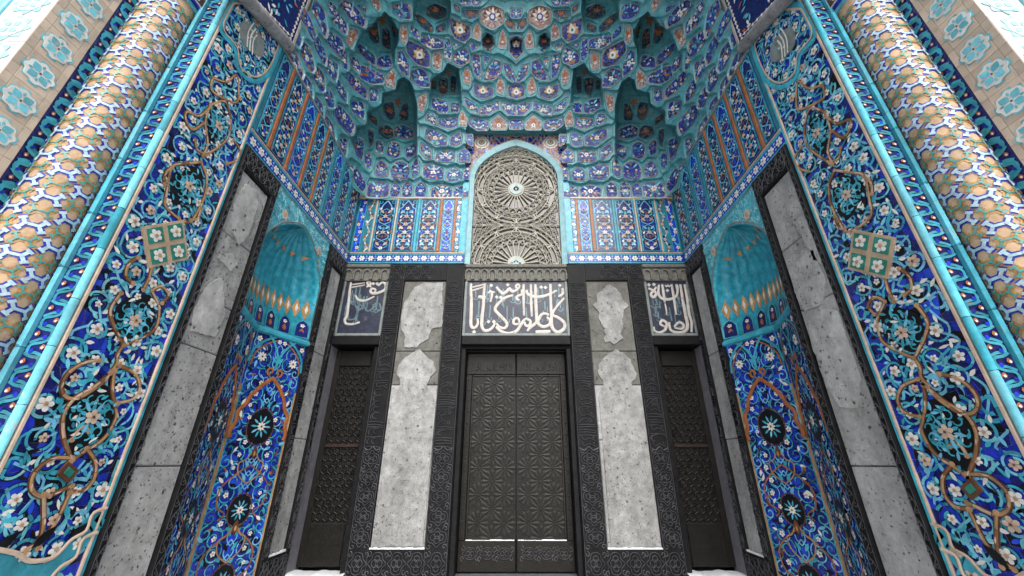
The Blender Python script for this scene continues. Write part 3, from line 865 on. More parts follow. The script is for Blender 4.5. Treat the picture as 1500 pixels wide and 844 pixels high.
def rosette(cz):
    P = lambda r, a: (r * math.sin(a), cz + r * 1.03 * math.cos(a))
    N = 24
    def ring(r, w, k=96): lrib([P(r, 2 * PI * i / k) for i in range(k + 1)], w)
    hub = MB()
    for i in range(N):
        a = 2 * PI * (i + .5) / N
        lrib([P(r_, a) for r_ in (.18, .3, .42, .55)], .040)
        lrib([P(.55, a), P(.60, a + PI / N * .55), P(.66, a + PI / N)], .026)
        lrib([P(.55, a), P(.60, a - PI / N * .55), P(.66, a - PI / N)], .026)
        lrib([P(.66, a + PI / N), P(.72, a + PI / N), P(.78, a)], .024)
        lrib([P(.66, a + PI / N), P(.72, a + PI / N), P(.78, a + 2 * PI / N)], .024)
        lrib([P(.78, a), P(.865, a)], .026)
        lrib([P(.62, a - PI / N), P(.70, a - PI / N * .2), P(.80, a - PI / N)], .020)
    ring(.56, .022); ring(.71, .022); ring(.86, .030); ring(.80, .018)
    M12 = 12
    for i in range(M12):
        a = 2 * PI * i / M12
        lrib([P(.86, a), P(.98, a)], .05)
        lrib([P(.86, a + .12), P(.98, a)], .03); lrib([P(.86, a - .12), P(.98, a)], .03)
    ring(.98, .034); ring(1.09, .03)
    for i in range(36):
        a = 2 * PI * i / 36
        lrib([P(.98, a), P(1.035, a + PI / 36), P(1.09, a)], .022); lrib([P(.98, a), P(1.035, a - PI / 36), P(1.09, a)], .022)
    for k, r0 in enumerate((1.09, 1.20, 1.31, 1.42)):
        for i in range(42):
            a = 2 * PI * (i + .5 * (k % 2)) / 42
            lrib([P(r0, a), P(r0 + .055, a + PI / 42), P(r0 + .11, a)], .024); lrib([P(r0, a), P(r0 + .055, a - PI / 42), P(r0 + .11, a)], .024)
    for (r0, r1, h, m) in ((.16, .205, .0, 'lattice'), (.07, .165, .02, 'latticehub')):
        pts = [p for p in [P((r0 + r1) / 2, 2 * PI * i / 32) for i in range(33)] if p[1] > 4.215]
        hub.ribbon(WM, pts, r1 - r0, h, m, skirt=.06)
    hub.disc(WM, (0, cz + (0 if cz > 5 else .03)), .03, .01, 'lattice', 10, .06)
    hub.build('rosette_hub', wi)
ZLIM = (5.315, 9.0); rosette(6.39)
ZLIM = (4.0, 5.315); rosette(4.24)
ZLIM = (4.0, 9.0)
lrib([(-1.07 + .02 * i, 5.315) for i in range(108)], .03)
lat.build('lattice', wi)

# spandrel of tiles round the window's arch
sp = thing('window_spandrel', 'white and pink flowered tile spandrel around the top of the lattice window', 'tile panel')
q = MB()
top = [(x * 1.0, z) for x, z in outer[1:-1]]
zt_ = 8.22
A = [q.vert(WM(u, v, .012), (u, v)) for u, v in top]; B = [q.vert(WM(max(-1.36, min(1.36, u * 1.14)), zt_ if i not in (0, len(top) - 1) else 6.75, .012), (u * 1.1, zt_)) for i, (u, v) in enumerate(top)]
for i in range(len(top) - 1): q.face([A[i], A[i + 1], B[i + 1], B[i]], 'mosaic_p')
q.slab(WM, -1.36, -1.2005, 4.5, 6.75, -.02, .01, 'turq', .004); q.slab(WM, 1.2005, 1.36, 4.5, 6.75, -.02, .01, 'turq', .004)
q.build('field', sp)
q = MB(); q.box(-1.36, 1.36, 7.70, 8.03, 8.235, 8.26, 'vault'); q.build('soffit', sp)
rng = random.Random(4)
q = MB()
def span_ok(x, z):
    if not (6.85 < z < 8.17 and abs(x) < 1.31): return False
    for i in range(len(outer) - 1):
        (xa, za), (xb, zb_) = outer[i], outer[i + 1]
        if xa <= x <= xb: return z > za + (zb_ - za) * (x - xa) / max(1e-6, xb - xa) + .07
    return True
k = 0
for _ in range(900):
    x, z = rng.uniform(0.03, 1.31), rng.uniform(6.85, 8.17)
    if not span_ok(x, z) or math.hypot(x - .93, z - 7.93) < .2: continue
    c = rng.choice(('cobalt', 'royal', 'navy', 'white', 'terra', 'sky', 'cobalt'))
    a = rng.uniform(0, 6.28)
    for s in (-1, 1): q.leaf(WM, (s * x, z), a if s > 0 else PI - a, .10, .05, .016, c)
    k += 1
    if k > 95: break
q.build('leaf_pieces', sp, kind='stuff')
for s in (-1, 1):
    q = MB()
    for r_, m, h in ((.20, 'white', .022), (.165, 'pink', .028), (.125, 'white', .034), (.085, 'green', .040), (.055, 'cream', .046), (.03, 'terra', .052)):
        pts = [(s * .93 + r_ * (1 + .06 * math.cos(12 * a)) * math.cos(a), 7.93 + r_ * (1 + .06 * math.cos(12 * a)) * math.sin(a)) for a in [2 * PI * i / 36 for i in range(36)]]
        q.poly(WM, pts, h, m, .008, eps=False)
    q.build('rosette', sp)

# ------------------------------------------------------------------ blue strip with white flowers under the frieze
def flower_strip(label, M, u0, u1, n):
    t = thing('flower_strip', label, 'tile strip', 'blue strips with white flowers')
    q = MB()
    q.slab(M, u0, u1, 4.245, 4.285, -.03, .012, 'turq', .004)
    q.slab(M, u0, u1, 4.2852, 4.47, -.03, .006, 'cobalt')
    q.slab(M, u0, u1, 4.4702, 4.51, -.03, .014, 'turq', .004)
    q.slab(M, u0, u1, 4.5102, 4.545, -.03, .018, 'pink', .004)
    q.build('ground_tile', t)
    p = (u1 - u0) / n
    q = MB()
    for i in range(n + 1):
        c = u0 + p * i
        for dz in (-.055, .055):
            if u0 < c < u1: q.poly(M, [(c - .03, 4.378 + dz), (c, 4.378 + dz + .022), (c + .03, 4.378 + dz), (c, 4.378 + dz - .022)], .010, 'sky')
        if u0 < c < u1: q.disc(M, (c, 4.378), .014, .010, 'white', 6)
    q.build('filler_pieces', t, kind='stuff')
    for i in range(n): place(FL6, 'flower', t, M, u0 + p * (i + .5), 4.378, .012)
for s in (-1, 1):
    flower_strip('blue strip with white flowers along the %s side wall' % SIDE[s], WALL(s), 4.285, 7.97, 18)
    flower_strip('blue strip with white flowers on the back wall, %s of the lattice window' % SIDE[s], BACK, min(s * 3.91, s * 1.22), max(s * 3.91, s * 1.22), 13)

# ------------------------------------------------------------------ frieze of upright tile panels
def arabesque(t, M, u0, u1, v0, v1, style, rng):
    """one upright panel: turquoise rim, dark field, mirrored sprays and blossoms"""
    w = u1 - u0; c = (u0 + u1) * .5; H = v1 - v0
    q = MB()
    q.slab(M, u0 + .006, u1 - .006, v0 + .006, v1 - .006, -.02, .004, 'navy' if style != 2 else 'cobalt')
    p = q.build('panel', t)
    q = MB()
    e = .028
    q.ribbon(M, [(u0 + e, v0 + e), (u1 - e, v0 + e), (u1 - e, v1 - e), (u0 + e, v1 - e)], .03, .010, 'turq', closed=True, skirt=.008)
    # ogee head
    if style != 3:
        sh = v1 - .30 * min(1, w / .4)
        og = [(u0 + e, sh - .12), (u0 + w * .10, sh), (u0 + w * .22, sh + .04), (u0 + w * .3, sh + .12), (c, v1 - .05)]
        og = smooth(og, 4)
        q.ribbon(M, og, .026, .013, 'sky'); q.ribbon(M, [(2 * c - x, y) for x, y in og], .026, .013, 'sky')
        for s in (-1, 1): q.ribbon(M, spiral((c + s * w * .36, v1 - .10), .06, .015, PI / 2, s * 1.0, 12), .018, .012, 'turq')
    n = max(3, round(H / max(.26, w * .62)))
    p_ = (H - .36) / n
    for i in range(n):
        z = v0 + .07 + p_ * (i + .5)
        if style == 3 or (style == 2 and i % 2):
            pass
        for s in (-1, 1):
            amp = w * .30
            q.ribbon(M, smooth([(c, z - p_ * .5), (c + s * amp * .9, z - p_ * .22), (c + s * amp, z + p_ * .1), (c + s * amp * .35, z + p_ * .36), (c, z + p_ * .5)], 4), .020, .008, 'sky' if i % 2 else 'turq')
            q.leaf(M, (c + s * w * .10, z - p_ * .12), PI / 2 - s * .75, w * .30, w * .13, .014, ('cream', 'brown', 'sky', 'strap')[(i + 2 * style) % 4])
            q.leaf(M, (c + s * w * .33, z + p_ * .28), PI / 2 + s * .5, w * .20, w * .10, .012, ('brown', 'white', 'royal')[(i + style) % 3])
            q.leaf(M, (c + s * w * .36, z - p_ * .25), -PI / 2 + s * .4, w * .18, w * .09, .012, ('royal', 'terra', 'sky')[(i * 2 + style) % 3])
        q.leaf(M, (c, z - p_ * .30), PI / 2, p_ * .5, w * .14, .016, ('royal', 'brown', 'turq')[(i + style) % 3])
    q.build('spray_pieces', p, kind='stuff')
    for i in range(n + 1):
        z = v0 + .07 + p_ * i
        if z > v1 - .16: continue
        me = (FL5, FLP, FLP)[(i + style) % 3]
        if i % 2 == 0 or style == 1: place(me, 'flower', p, M, c, z + (.02 if i == 0 else 0), .020, rng.uniform(0, 6), min(.95, w * 1.9))
        if style == 1 and w > .3:
            for s in (-1, 1): place(FL5, 'flower', p, M, c + s * w * .27, z + p_ * .5, .018, rng.uniform(0, 6), .42)
def vine_panel(t, M, u0, u1, v0, v1, rng, white=True):
    w = u1 - u0; c = (u0 + u1) * .5
    q = MB(); q.slab(M, u0 + .004, u1 - .004, v0 + .006, v1 - .006, -.02, .004, 'royal' if white else 'teal'); p = q.build('panel', t)
    q = MB()
    n = max(4, int((v1 - v0) / .21))
    pts = [(c + w * .22 * math.sin(i * PI * .5), v0 + (v1 - v0) * i / (2 * n)) for i in range(2 * n + 1)]
    q.ribbon(M, smooth(pts, 3), .025, .008, 'sky' if white else 'white')
    for i in range(2 * n):
        z = v0 + (v1 - v0) * (i + .5) / (2 * n); s = 1 if i % 4 < 2 else -1
        q.leaf(M, (c + s * w * .05, z), .6 * s + (0 if s > 0 else PI), w * .46, .065, .012, rng.choice(('navy', 'terra', 'navy', 'turq', 'brown', 'white')))
    q.ribbon(M, [(u0 + .014, v0 + .01), (u0 + .014, v1 - .01)], .022, .009, 'turq'); q.ribbon(M, [(u1 - .014, v0 + .01), (u1 - .014, v1 - .01)], .022, .009, 'turq')
    q.build('spray_pieces', p, kind='stuff')
    for i in range(n):
        z = v0 + (v1 - v0) * (i + .5) / n; s = 1 if i % 2 else -1
        place(FL5 if white else FLP, 'flower', p, M, c - s * w * .17, z, .014, rng.uniform(0, 6), .8 if white else .65)
def bar(t, M, u, w, v0, v1, mat):
    q = MB(); q.slab(M, u - w / 2, u + w / 2, v0, v1, -.02, .022, mat, .008); q.build('divider', t)
for s in (-1, 1):
    t = thing('tile_frieze', 'row of upright flowered tile panels on the back wall, %s of the lattice window' % SIDE[s], 'tile frieze', 'friezes of upright tile panels')
    rng = random.Random(30 + s)
    q = MB(); q.slab(BACK, min(s * 3.93, s * 1.365), max(s * 3.93, s * 1.365), 4.55, 6.13, -.025, -.004, 'teal'); q.build('bed', t)
    xs = lambda a, c: (min(s * a, s * c), max(s * a, s * c))
    z0, z1 = 4.56, 6.07
    vine_panel(t, BACK, *xs(3.90, 3.70), z0, z1, rng, True)
    vine_panel(t, BACK, *xs(3.685, 3.49), z0, z1, rng, False)
    bar(t, BACK, s * 3.465, .04, z0, z1, 'cream')
    arabesque(t, BACK, *xs(3.44, 2.98), z0, z1, 0, rng)
    bar(t, BACK, s * 2.955, .04, z0, z1, 'cream')
    arabesque(t, BACK, *xs(2.93, 2.45), z0, z1, 1, rng)
    bar(t, BACK, s * 2.415, .06, z0, z1, 'turq')
    arabesque(t, BACK, *xs(2.38, 1.90), z0, z1, 1, rng)
    bar(t, BACK, s * 1.855, .075, z0, z1, 'terra')
    arabesque(t, BACK, *xs(1.81, 1.54), z0, z1, 2, rng)
    bar(t, BACK, s * 1.50, .065, z0, z1, 'terra')
    vine_panel(t, BACK, *xs(1.465, 1.37), z0, z1, rng, True)
    bar(t, BACK, s * 3.0, .0, z0, z0, 'cream') if False else None
    q = MB(); q.slab(BACK, *xs(3.92, 1.365), 6.075, 6.125, -.02, .03, 'cream', .008); q.build('top_rail', t)
    # the side wall's run
    t = thing('tile_frieze', 'row of tall tile panels with orange dividers on the %s side wall' % SIDE[s], 'tile frieze', 'friezes of upright tile panels')
    M = WALL(s)
    q = MB(); q.slab(M, 4.285, 7.96, 4.55, 6.42, -.03, -.004, 'teal'); q.build('bed', t)
    ed = [4.31, 4.69, 5.18, 5.64, 6.07, 6.50, 6.95, 7.42, 7.93]
    for i in range(len(ed) - 1):
        a, c = ed[i] + .05, ed[i + 1] - .05
        arabesque(t, M, a, c, 4.56, 6.36, i % 3, rng)
        if i: bar(t, M, ed[i], .07, 4.56, 6.36, 'terra' if i < 5 else 'teal')
    q = MB(); q.slab(M, 4.30, 7.96, 6.365, 6.41, -.02, .028, 'moss', .008); q.build('top_rail', t)

# ------------------------------------------------------------------ niches in the side walls
NY0, NY1, NYC, ND = 5.15, 7.10, 6.125, .37
def niche(s):
    t = thing('tiled_niche', 'tall turquoise hooded niche with flower mosaic in the %s side wall' % SIDE[s], 'niche', 'hooded niches of the side walls')
    rng = random.Random(50 + s)
    # two flat faces meeting in a vertical corner
    def FACE(k):
        a = (HW, NY0) if k == 0 else (HW + ND, NYC); c = (HW + ND, NYC) if k == 0 else (HW, NY1)
        dx, dy = c[0] - a[0], c[1] - a[1]; ln = math.hypot(dx, dy)
        nx, ny = (-dy / ln, dx / ln)
        if nx > 0: nx, ny = -nx, -ny
        return (lambda u, v, h: (s * (a[0] + dx / ln * u + nx * h), a[1] + dy / ln * u + ny * h, v)), ln
    for k in (0, 1):
        M, ln = FACE(k)
        q = MB()
        # ground of small pieces
        cs = .095
        nu = max(1, round(ln / cs)); nv = round((2.0 - ZG) / cs)
        jt = [[(ln * i / nu + (rng.uniform(-.036, .036) if 0 < i < nu else 0), ZG + (2.0 - ZG) * j / nv + rng.uniform(-.034, .034)) for j in range(nv + 1)] for i in range(nu + 1)]
        q.slab(M, 0, ln, ZG, 2.1, -.03, -.004, 'darkgrout')
        for i in range(nu):
            for j in range(nv):
                c4 = [jt[i][j], jt[i + 1][j], jt[i + 1][j + 1], jt[i][j + 1]]
                mx_, my_ = sum(p[0] for p in c4) / 4, sum(p[1] for p in c4) / 4
                q.poly(M, [(mx_ + (x - mx_) * .94, my_ + (y - my_) * .94) for x, y in c4], rng.uniform(.0, .003), rng.choice(('cobalt', 'cobalt', 'navy', 'royal', 'cobalt', 'navy')))
        f = q.build('mosaic_face', t, kind='stuff')
        c = ln * .5
        q = MB()
        e = .02
        for u in (e, ln - e): q.ribbon(M, [(u, ZG), (u, 1.15 if k else 2.0)], .03, .012, 'strap', skirt=.01)
        q.ribbon(M, [(.045, ZG), (.045, 2.0)], .014, .010, 'turq'); q.ribbon(M, [(ln - .045, ZG), (ln - .045, 2.0)], .014, .010, 'turq')
        # vines, mirrored about the face's axis
        for j in range(22):
            z = ZG + .10 + j * .18
            if z > 1.75: break
            for g in (-1, 1):
                aa = .19 + .04 * (j % 3)
                sp_ = spiral((c + g * aa, z), .135, .03, PI / 2 * (1 + g * .2), g * 1.25, 20)
                q.ribbon(M, sp_, .030, .006, 'navy'); q.pieces(M, sp_, .017, .010, ('turq', 'turq', 'sky') if j % 2 else ('sky', 'turq'), rng, .09)
                q.ribbon(M, spiral((c + g * .40, z + .08), .10, .02, PI / 2, -g * 1.2, 16), .018, .010, rng.choice(('turq', 'teal', 'sky')))
                q.leaf(M, (c + g * (aa - .05), z - .06), rng.uniform(0, 6.28), .11, .045, .012, rng.choice(('black', 'turq', 'royal', 'black')))
                q.leaf(M, (c + g * (.38 + rng.uniform(-.03, .04)), z - .02), rng.uniform(0, 6.28), .12, .045, .012, rng.choice(('turq', 'brown', 'black', 'sky', 'white')))
                q.ribbon(M, smooth([(c, z - .12), (c + g * .07, z - .03), (c + g * .05, z + .08), (c, z + .14)], 4), .015, .009, 'sky')
                if rng.random() < .9: q.leaf(M, (c + g * (aa + .06), z + .04), rng.uniform(0, 6.28), .09, .035, .013, rng.choice(('sky', 'turq', 'black', 'white')))
                q.leaf(M, (c + g * .03, z), PI / 2 - g * .6, .13, .05, .013, rng.choice(('turq', 'black', 'sky', 'turq')))
                if j % 2 == 0: q.leaf(M, (c + g * (aa + .12), z - .05), rng.uniform(0, 6.28), .08, .03, .013, rng.choice(('brown', 'black', 'terra')))
        # black medallions with rays
        for z, rr in ((.55, .22), (-.62, .17), (-1.5, .17)):
            q.poly(M, [(c + rr * math.cos(a), z + rr * 1.2 * math.sin(a)) for a in [2 * PI * i / 20 for i in range(20)]], .016, 'black')
            for i in range(10):
                q.leaf(M, (c + rr * .28 * math.cos(i * PI / 5), z + rr * .3 * math.sin(i * PI / 5)), i * PI / 5, rr * .5, rr * .15, .022, 'turq' if i % 2 else 'sky')
            q.ribbon(M, arc((c, z), rr * 1.05, 0, 2 * PI, 28, rr * 1.3), .018, .018, 'brown', closed=False)
        # brown scroll lines and drops
        for z in (-.05, -1.05, -1.72):
            for g in (-1, 1):
                q.ribbon(M, smooth([(c, z - .22), (c + g * .16, z - .10), (c + g * .20, z + .06), (c + g * .10, z + .12), (c, z + .28)], 5), .020, .020, 'strap', ridge=.004)
            q.leaf(M, (c, z + .12), PI / 2, .2, .09, .024, 'brown'); q.leaf(M, (c, z + .16), PI / 2, .08, .035, .030, 'ochre')
        # orange lobed arch
        for g in (-1, 1):
            lob = [(c, 1.32), (c + g * .14, 1.20), (c + g * .24, 1.08), (c + g * .31, .98), (c + g * .35, .86), (c + g * .44, .74), (c + g * .43, .60), (c + g * .48, .46), (c + g * .46, .36)]
            q.ribbon(M, smooth(lob, 5), .060, .026, 'terra', ridge=.008, skirt=.012)
            q.ribbon(M, spiral((c + g * .08, 1.42), .07, .02, -PI / 2, g * 1.0, 14), .038, .027, 'terra', ridge=.006)
            for zq in (-.35, -1.2):
                q.pieces(M, smooth([(c, zq + .34), (c + g * .22, zq + .2), (c + g * .38, zq + .02), (c + g * .36, zq - .2), (c + g * .22, zq - .3), (c + g * .30, zq - .38)], 5), .022, .021, ('terra', 'strapd', 'terra'), rng, .12)
            # pointed arches under the ledge
            pa = smooth([(c + g * .50, 1.50), (c + g * .46, 1.72), (c + g * .30, 1.90), (c + g * .14, 1.99)], 5)
            q.ribbon(M, pa, .040, .024, 'turq'); q.ribbon(M, [(x - g * .04, z - .05) for x, z in pa], .024, .025, 'terra')
            pb = smooth([(c, 1.46), (c + g * .03, 1.70), (c + g * .15, 1.90), (c + g * .26, 2.0)], 5)
            q.ribbon(M, pb, .038, .026, 'turq')
        q.build('ornament', f, kind='stuff')
        for z in [ZG + .1 + .18 * j for j in range(20)]:
            if z > 1.25: break
            for g in (-1, 1):
                if rng.random() < .8: place(FL5, 'flower', f, M, c + g * (.19 + .04 * (round(z * 10) % 3)), z, .020, rng.uniform(0, 6), rng.uniform(.5, .75))
        for z, sc in ((.55, .85), (-.62, .7), (-1.5, .7)): place(FL8, 'flower', f, M, c, z, .032, 0, sc)
        for g in (-1, 1):
            place(FL8, 'flower', f, M, c + g * .30, 1.62, .030, 0, .95); place(FL5, 'flower', f, M, c + g * .05, 1.93, .030, 0, .7); place(FL5, 'flower', f, M, c + g * .42, 1.90, .030, 0, .8)
    # ledge
    def plan(y, depth):
        tt = (y - NYC) / (NY1 - NYC)
        return depth * (1 - abs(tt) ** 2.2)
    q = MB(); n = 24
    prof = [(2.0, 0.0), (2.02, .05), (2.06, .06), (2.10, .03), (2.12, .0)]
    g = [[q.vert((s * (HW + ND * (1 - abs(2 * i / n - 1)) - hh), NY0 + (NY1 - NY0) * i / n, z)) for z, hh in prof] for i in range(n + 1)]
    for i in range(n):
        for k in range(len(prof) - 1): q.face([g[i][k], g[i + 1][k], g[i + 1][k + 1], g[i][k + 1]], 'turq')
    q.build('ledge', t)
    # curved drum with little arches and lozenges, then the fluted hood
    HD = .46
    zs, za = 3.05, 4.0
    def half(z):
        if z <= zs: return .955
        tt = (z - zs) / (za - zs)
        return .955 * (1 - tt ** 1.9) ** .80 if tt < 1 else 0
    def HOOD(y, z, h):
        w = max(1e-4, half(z)); tt = max(-1, min(1, (y - NYC) / w))
        sc = 1.0 if z <= zs else (w / .955) ** .75
        base = ND + (HD - ND) * min(1, max(0, (z - 2.1) / .8))
        return (s * (HW + base * sc * (1 - abs(tt) ** 2.2) ** .9 - h), y, z)
    q = MB(); nz, nu = 40, 44
    g = []
    for j in range(nz + 1):
        z = 2.11 + (za - .004 - 2.11) * j / nz
        w = half(z); row = []
        for i in range(nu + 1):
            tt = -1 + 2 * i / nu
            fl = .0
            if z > 2.75: fl = .055 * abs(math.sin(tt * PI * 5.5)) * min(1, (z - 2.75) / .25)
            row.append(q.vert(HOOD(NYC + tt * w, z, -fl)))
        g.append(row)
    for j in range(nz):
        for i in range(nu): q.face([g[j][i], g[j][i + 1], g[j + 1][i + 1], g[j + 1][i]], 'teal' if 2.11 + 1.9 * j / nz < 2.12 else 'hood')
    hd = q.build('hood', t, True)
    na = 7
    for i in range(na):
        y = NYC + (i - 3) * .282
        q = MB()
        ar = [(y - .10, 2.15), (y + .10, 2.15), (y + .10, 2.36), (y + .06, 2.44), (y, 2.48), (y - .06, 2.44), (y - .10, 2.36)]
        q.poly(HOOD, ar, .012, 'navy', .01); q.ribbon(HOOD, ar, .026, .016, 'turq', closed=True)
        q.flower(HOOD, (y, 2.37), .035, .02, 5); q.leaf(HOOD, (y, 2.20), PI / 2, .12, .07, .018, 'terra')
        q.build('small_arch', hd)
    nd = 13
    for i in range(nd):
        y = NYC + (i - 6) * .142
        q = MB()
        q.poly(HOOD, [(y - .062, 2.68), (y, 2.50), (y + .062, 2.68), (y, 2.88)], .012, 'ochre', .01, eps=False)
        q.poly(HOOD, [(y - .022, 2.69), (y, 2.61), (y + .022, 2.69), (y, 2.78)], .020, 'white', .006, eps=False)
        q.build('lozenge', hd)
    for i in range(6):
        y = NYC + (i - 2.5) * .20
        zz = 3.62
        q = MB(); q.poly(HOOD, [(y - .05, zz + .03), (y + .05, zz + .03), (y, zz - .05)], -.004, 'ochre', .01); q.build('triangle_piece', hd)
    # spandrel face round the hood
    M = WALL(s)
    q = MB(); n = 40
    A = []; B = []; Cc = []
    zz = [2.11 + (za - 2.11) * i / n for i in range(n + 1)]
    for g_ in (-1, 1):
        A = [q.vert(M(NYC + g_ * half(z), z, .0)) for z in zz]; B = [q.vert(M(NYC + g_ * .975, z, .0)) for z in zz]; Bk = [q.vert(M(NYC + g_ * half(z), z, -.06)) for z in zz]
        for i in range(n):
            q.face([A[i], A[i + 1], B[i + 1], B[i]], 'spandrel'); q.face([A[i], A[i + 1], Bk[i + 1], Bk[i]], 'spandrel')
    q.slab(M, NY0 + .001, NY1 - .001, za, 4.243, -.05, .0, 'spandrel')
    spn = q.build('spandrel', t)
    q = MB()
    for g_ in (-1, 1):
        pts = [(NYC + g_ * (half(z) + .03), z + (.03 if z > 3.6 else 0)) for z in zz if z < 3.97] + [(NYC, 4.03)]
        q.ribbon(M, pts, .035, .010, 'moss', ridge=.008)
        for i in range(230):
            y = NYC + g_ * rng.uniform(.05, .94); z = rng.uniform(2.7, 4.2)
            if abs(y - NYC) < half(z) + .09 and z < 4.06: continue
            q.ribbon(M, spiral((y, z), .05, .012, rng.uniform(0, 6.28), rng.choice((-1, 1)) * .9, 9), .014, .006, rng.choice(('aqua', 'palescroll', 'palescroll', 'turq')), ridge=.007)
    q.ribbon(M, [(NY0 + .02, 4.21), (NY1 - .02, 4.21)], .02, .008, 'moss', ridge=.006)
    q.build('relief_scrolls', spn, kind='stuff')
    for y in (NYC - .62, NYC + .62):
        q = MB()
        for i in range(7): q.leaf(M, (y, 3.86), i * 2 * PI / 7, .10, .07, .014, 'cream', .006)
        q.disc(M, (y, 3.86), .04, .022, 'pink', 8, .006); q.build('boss', spn)
tile('hood', (.022, .31, .42), .35, .45, scale=9, wear=.15, wearcol=(.16, .36, .38))
tile('spandrel', (.085, .47, .57), .35, .4, scale=12)
tile('palescroll', (.30, .62, .68), .4, .3)
tile('strapd', (.22, .105, .045), .4, .35)
niche(-1); niche(1)

# ------------------------------------------------------------------ floral mosaic jambs
JY0, JY1, JZ0, JZ1 = 3.245, 4.28, ZG, 8.2
z1_ = lambda p: onX(p[0] / 2, p[1] / 2, -HW)
z2_ = lambda p: onX(p[0] / 2, p[1] / 2 + 422, -HW)
STRAPS = [(1.0, [z2_(p) for p in c]) for c in (
    [(330, 240), (310, 258), (270, 290), (215, 322), (182, 370), (180, 430), (195, 480), (205, 505)],
    [(330, 245), (325, 300), (332, 345), (335, 380), (300, 440), (240, 480), (200, 510)],
    [(285, 212), (240, 220), (195, 250), (175, 290), (190, 320), (230, 320), (290, 282), (318, 250)],
    [(345, 228), (390, 250), (405, 290), (385, 325), (340, 337)],
    [(205, 498), (150, 500), (97, 540), (87, 590), (125, 612), (185, 588), (205, 580)],
    [(248, 470), (275, 510), (270, 560), (240, 592), (198, 598)],
    [(122, 605), (122, 690), (108, 740), (70, 768)], [(200, 600), (162, 680), (132, 722), (105, 762)],
    [(350, 15), (320, 60), (325, 100), (345, 145), (357, 168)], [(440, 8), (462, 60), (450, 120), (400, 150), (358, 168)],
    [(440, 8), (468, -5), (490, 20), (470, 45)], [(357, 168), (340, 195), (338, 220), (320, 245)], [(205, 445), (225, 415), (245, 405), (255, 420)])]
STRAPS += [(1.0, [z1_(p) for p in c]) for c in (
    [(440, 785), (432, 815), (415, 850)], [(400, 755), (372, 775), (365, 810), (385, 830)],
    [(520, 640), (500, 625), (480, 600), (485, 560), (500, 490), (540, 480), (585, 475)], [(585, 475), (602, 520), (597, 570), (580, 610), (555, 650), (535, 648)],
    [(590, 458), (605, 420), (598, 360), (612, 308)], [(612, 308), (655, 298), (672, 350), (660, 410), (598, 455)],
    [(620, 228), (615, 262), (645, 285), (690, 300), (696, 260), (690, 220), (660, 240), (620, 228)],
    [(612, 315), (580, 340), (545, 328), (540, 350), (560, 380), (592, 362)], [(600, 452), (575, 440), (568, 410)], [(660, 480), (690, 470), (700, 440), (680, 410)],
    [(500, 490), (480, 510), (478, 540)], [(585, 610), (575, 640), (555, 645)])]
BLACKS = [[z2_(p) for p in c] for c in ([(290, 285), (320, 300), (330, 380), (290, 440), (235, 470), (205, 490), (190, 430), (190, 370), (225, 325)], [(350, 40), (435, 20), (452, 70), (440, 115), (395, 140), (355, 150), (332, 95)])]
BLACKS += [[z1_(p) for p in c] for c in ([(510, 505), (580, 490), (590, 560), (560, 620), (530, 600), (505, 600), (495, 560)], [(618, 320), (650, 310), (662, 350), (650, 405), (612, 430), (608, 370)])]
BLACKR = [z2_(p) for p in ((262, 378), (388, 95))] + [z1_(p) for p in ((548, 545), (635, 368))]
SQ = [z1_(p) for p in ((410, 665), (530, 645), (545, 760), (430, 785))]
DIA = [z2_(p) for p in ((190, 508), (222, 535), (190, 572), (158, 545))]
CART = [z1_(p) for p in ((655, 45), (652, 90), (690, 140), (700, 195), (740, 225), (775, 210), (800, 165), (815, 110), (800, 60), (760, 20), (700, 10), (670, 15))]
MEDAL = [z1_(p) for p in ((712, 62), (745, 85), (768, 120), (765, 165), (730, 150), (705, 120), (700, 85))]
BORD = [z2_(p) for p in ((330, 640), (268, 658), (245, 710), (200, 738), (150, 788), (80, 800), (40, 778), (-20, 765))]
def inpoly(p, poly):
    c = False; n = len(poly)
    for i in range(n):
        (x0, y0), (x1, y1) = poly[i], poly[i - 1]
        if (y0 > p[1]) != (y1 > p[1]) and p[0] < (x1 - x0) * (p[1] - y0) / (y1 - y0) + x0: c = not c
    return c
def cl(pl): return [(min(max(y, JY0 + .03), JY1 - .03), z) for y, z in pl]
tile('strapd', (.22, .105, .045), .4, .35)
tile('strapl', (.50, .36, .24), .4, .25)
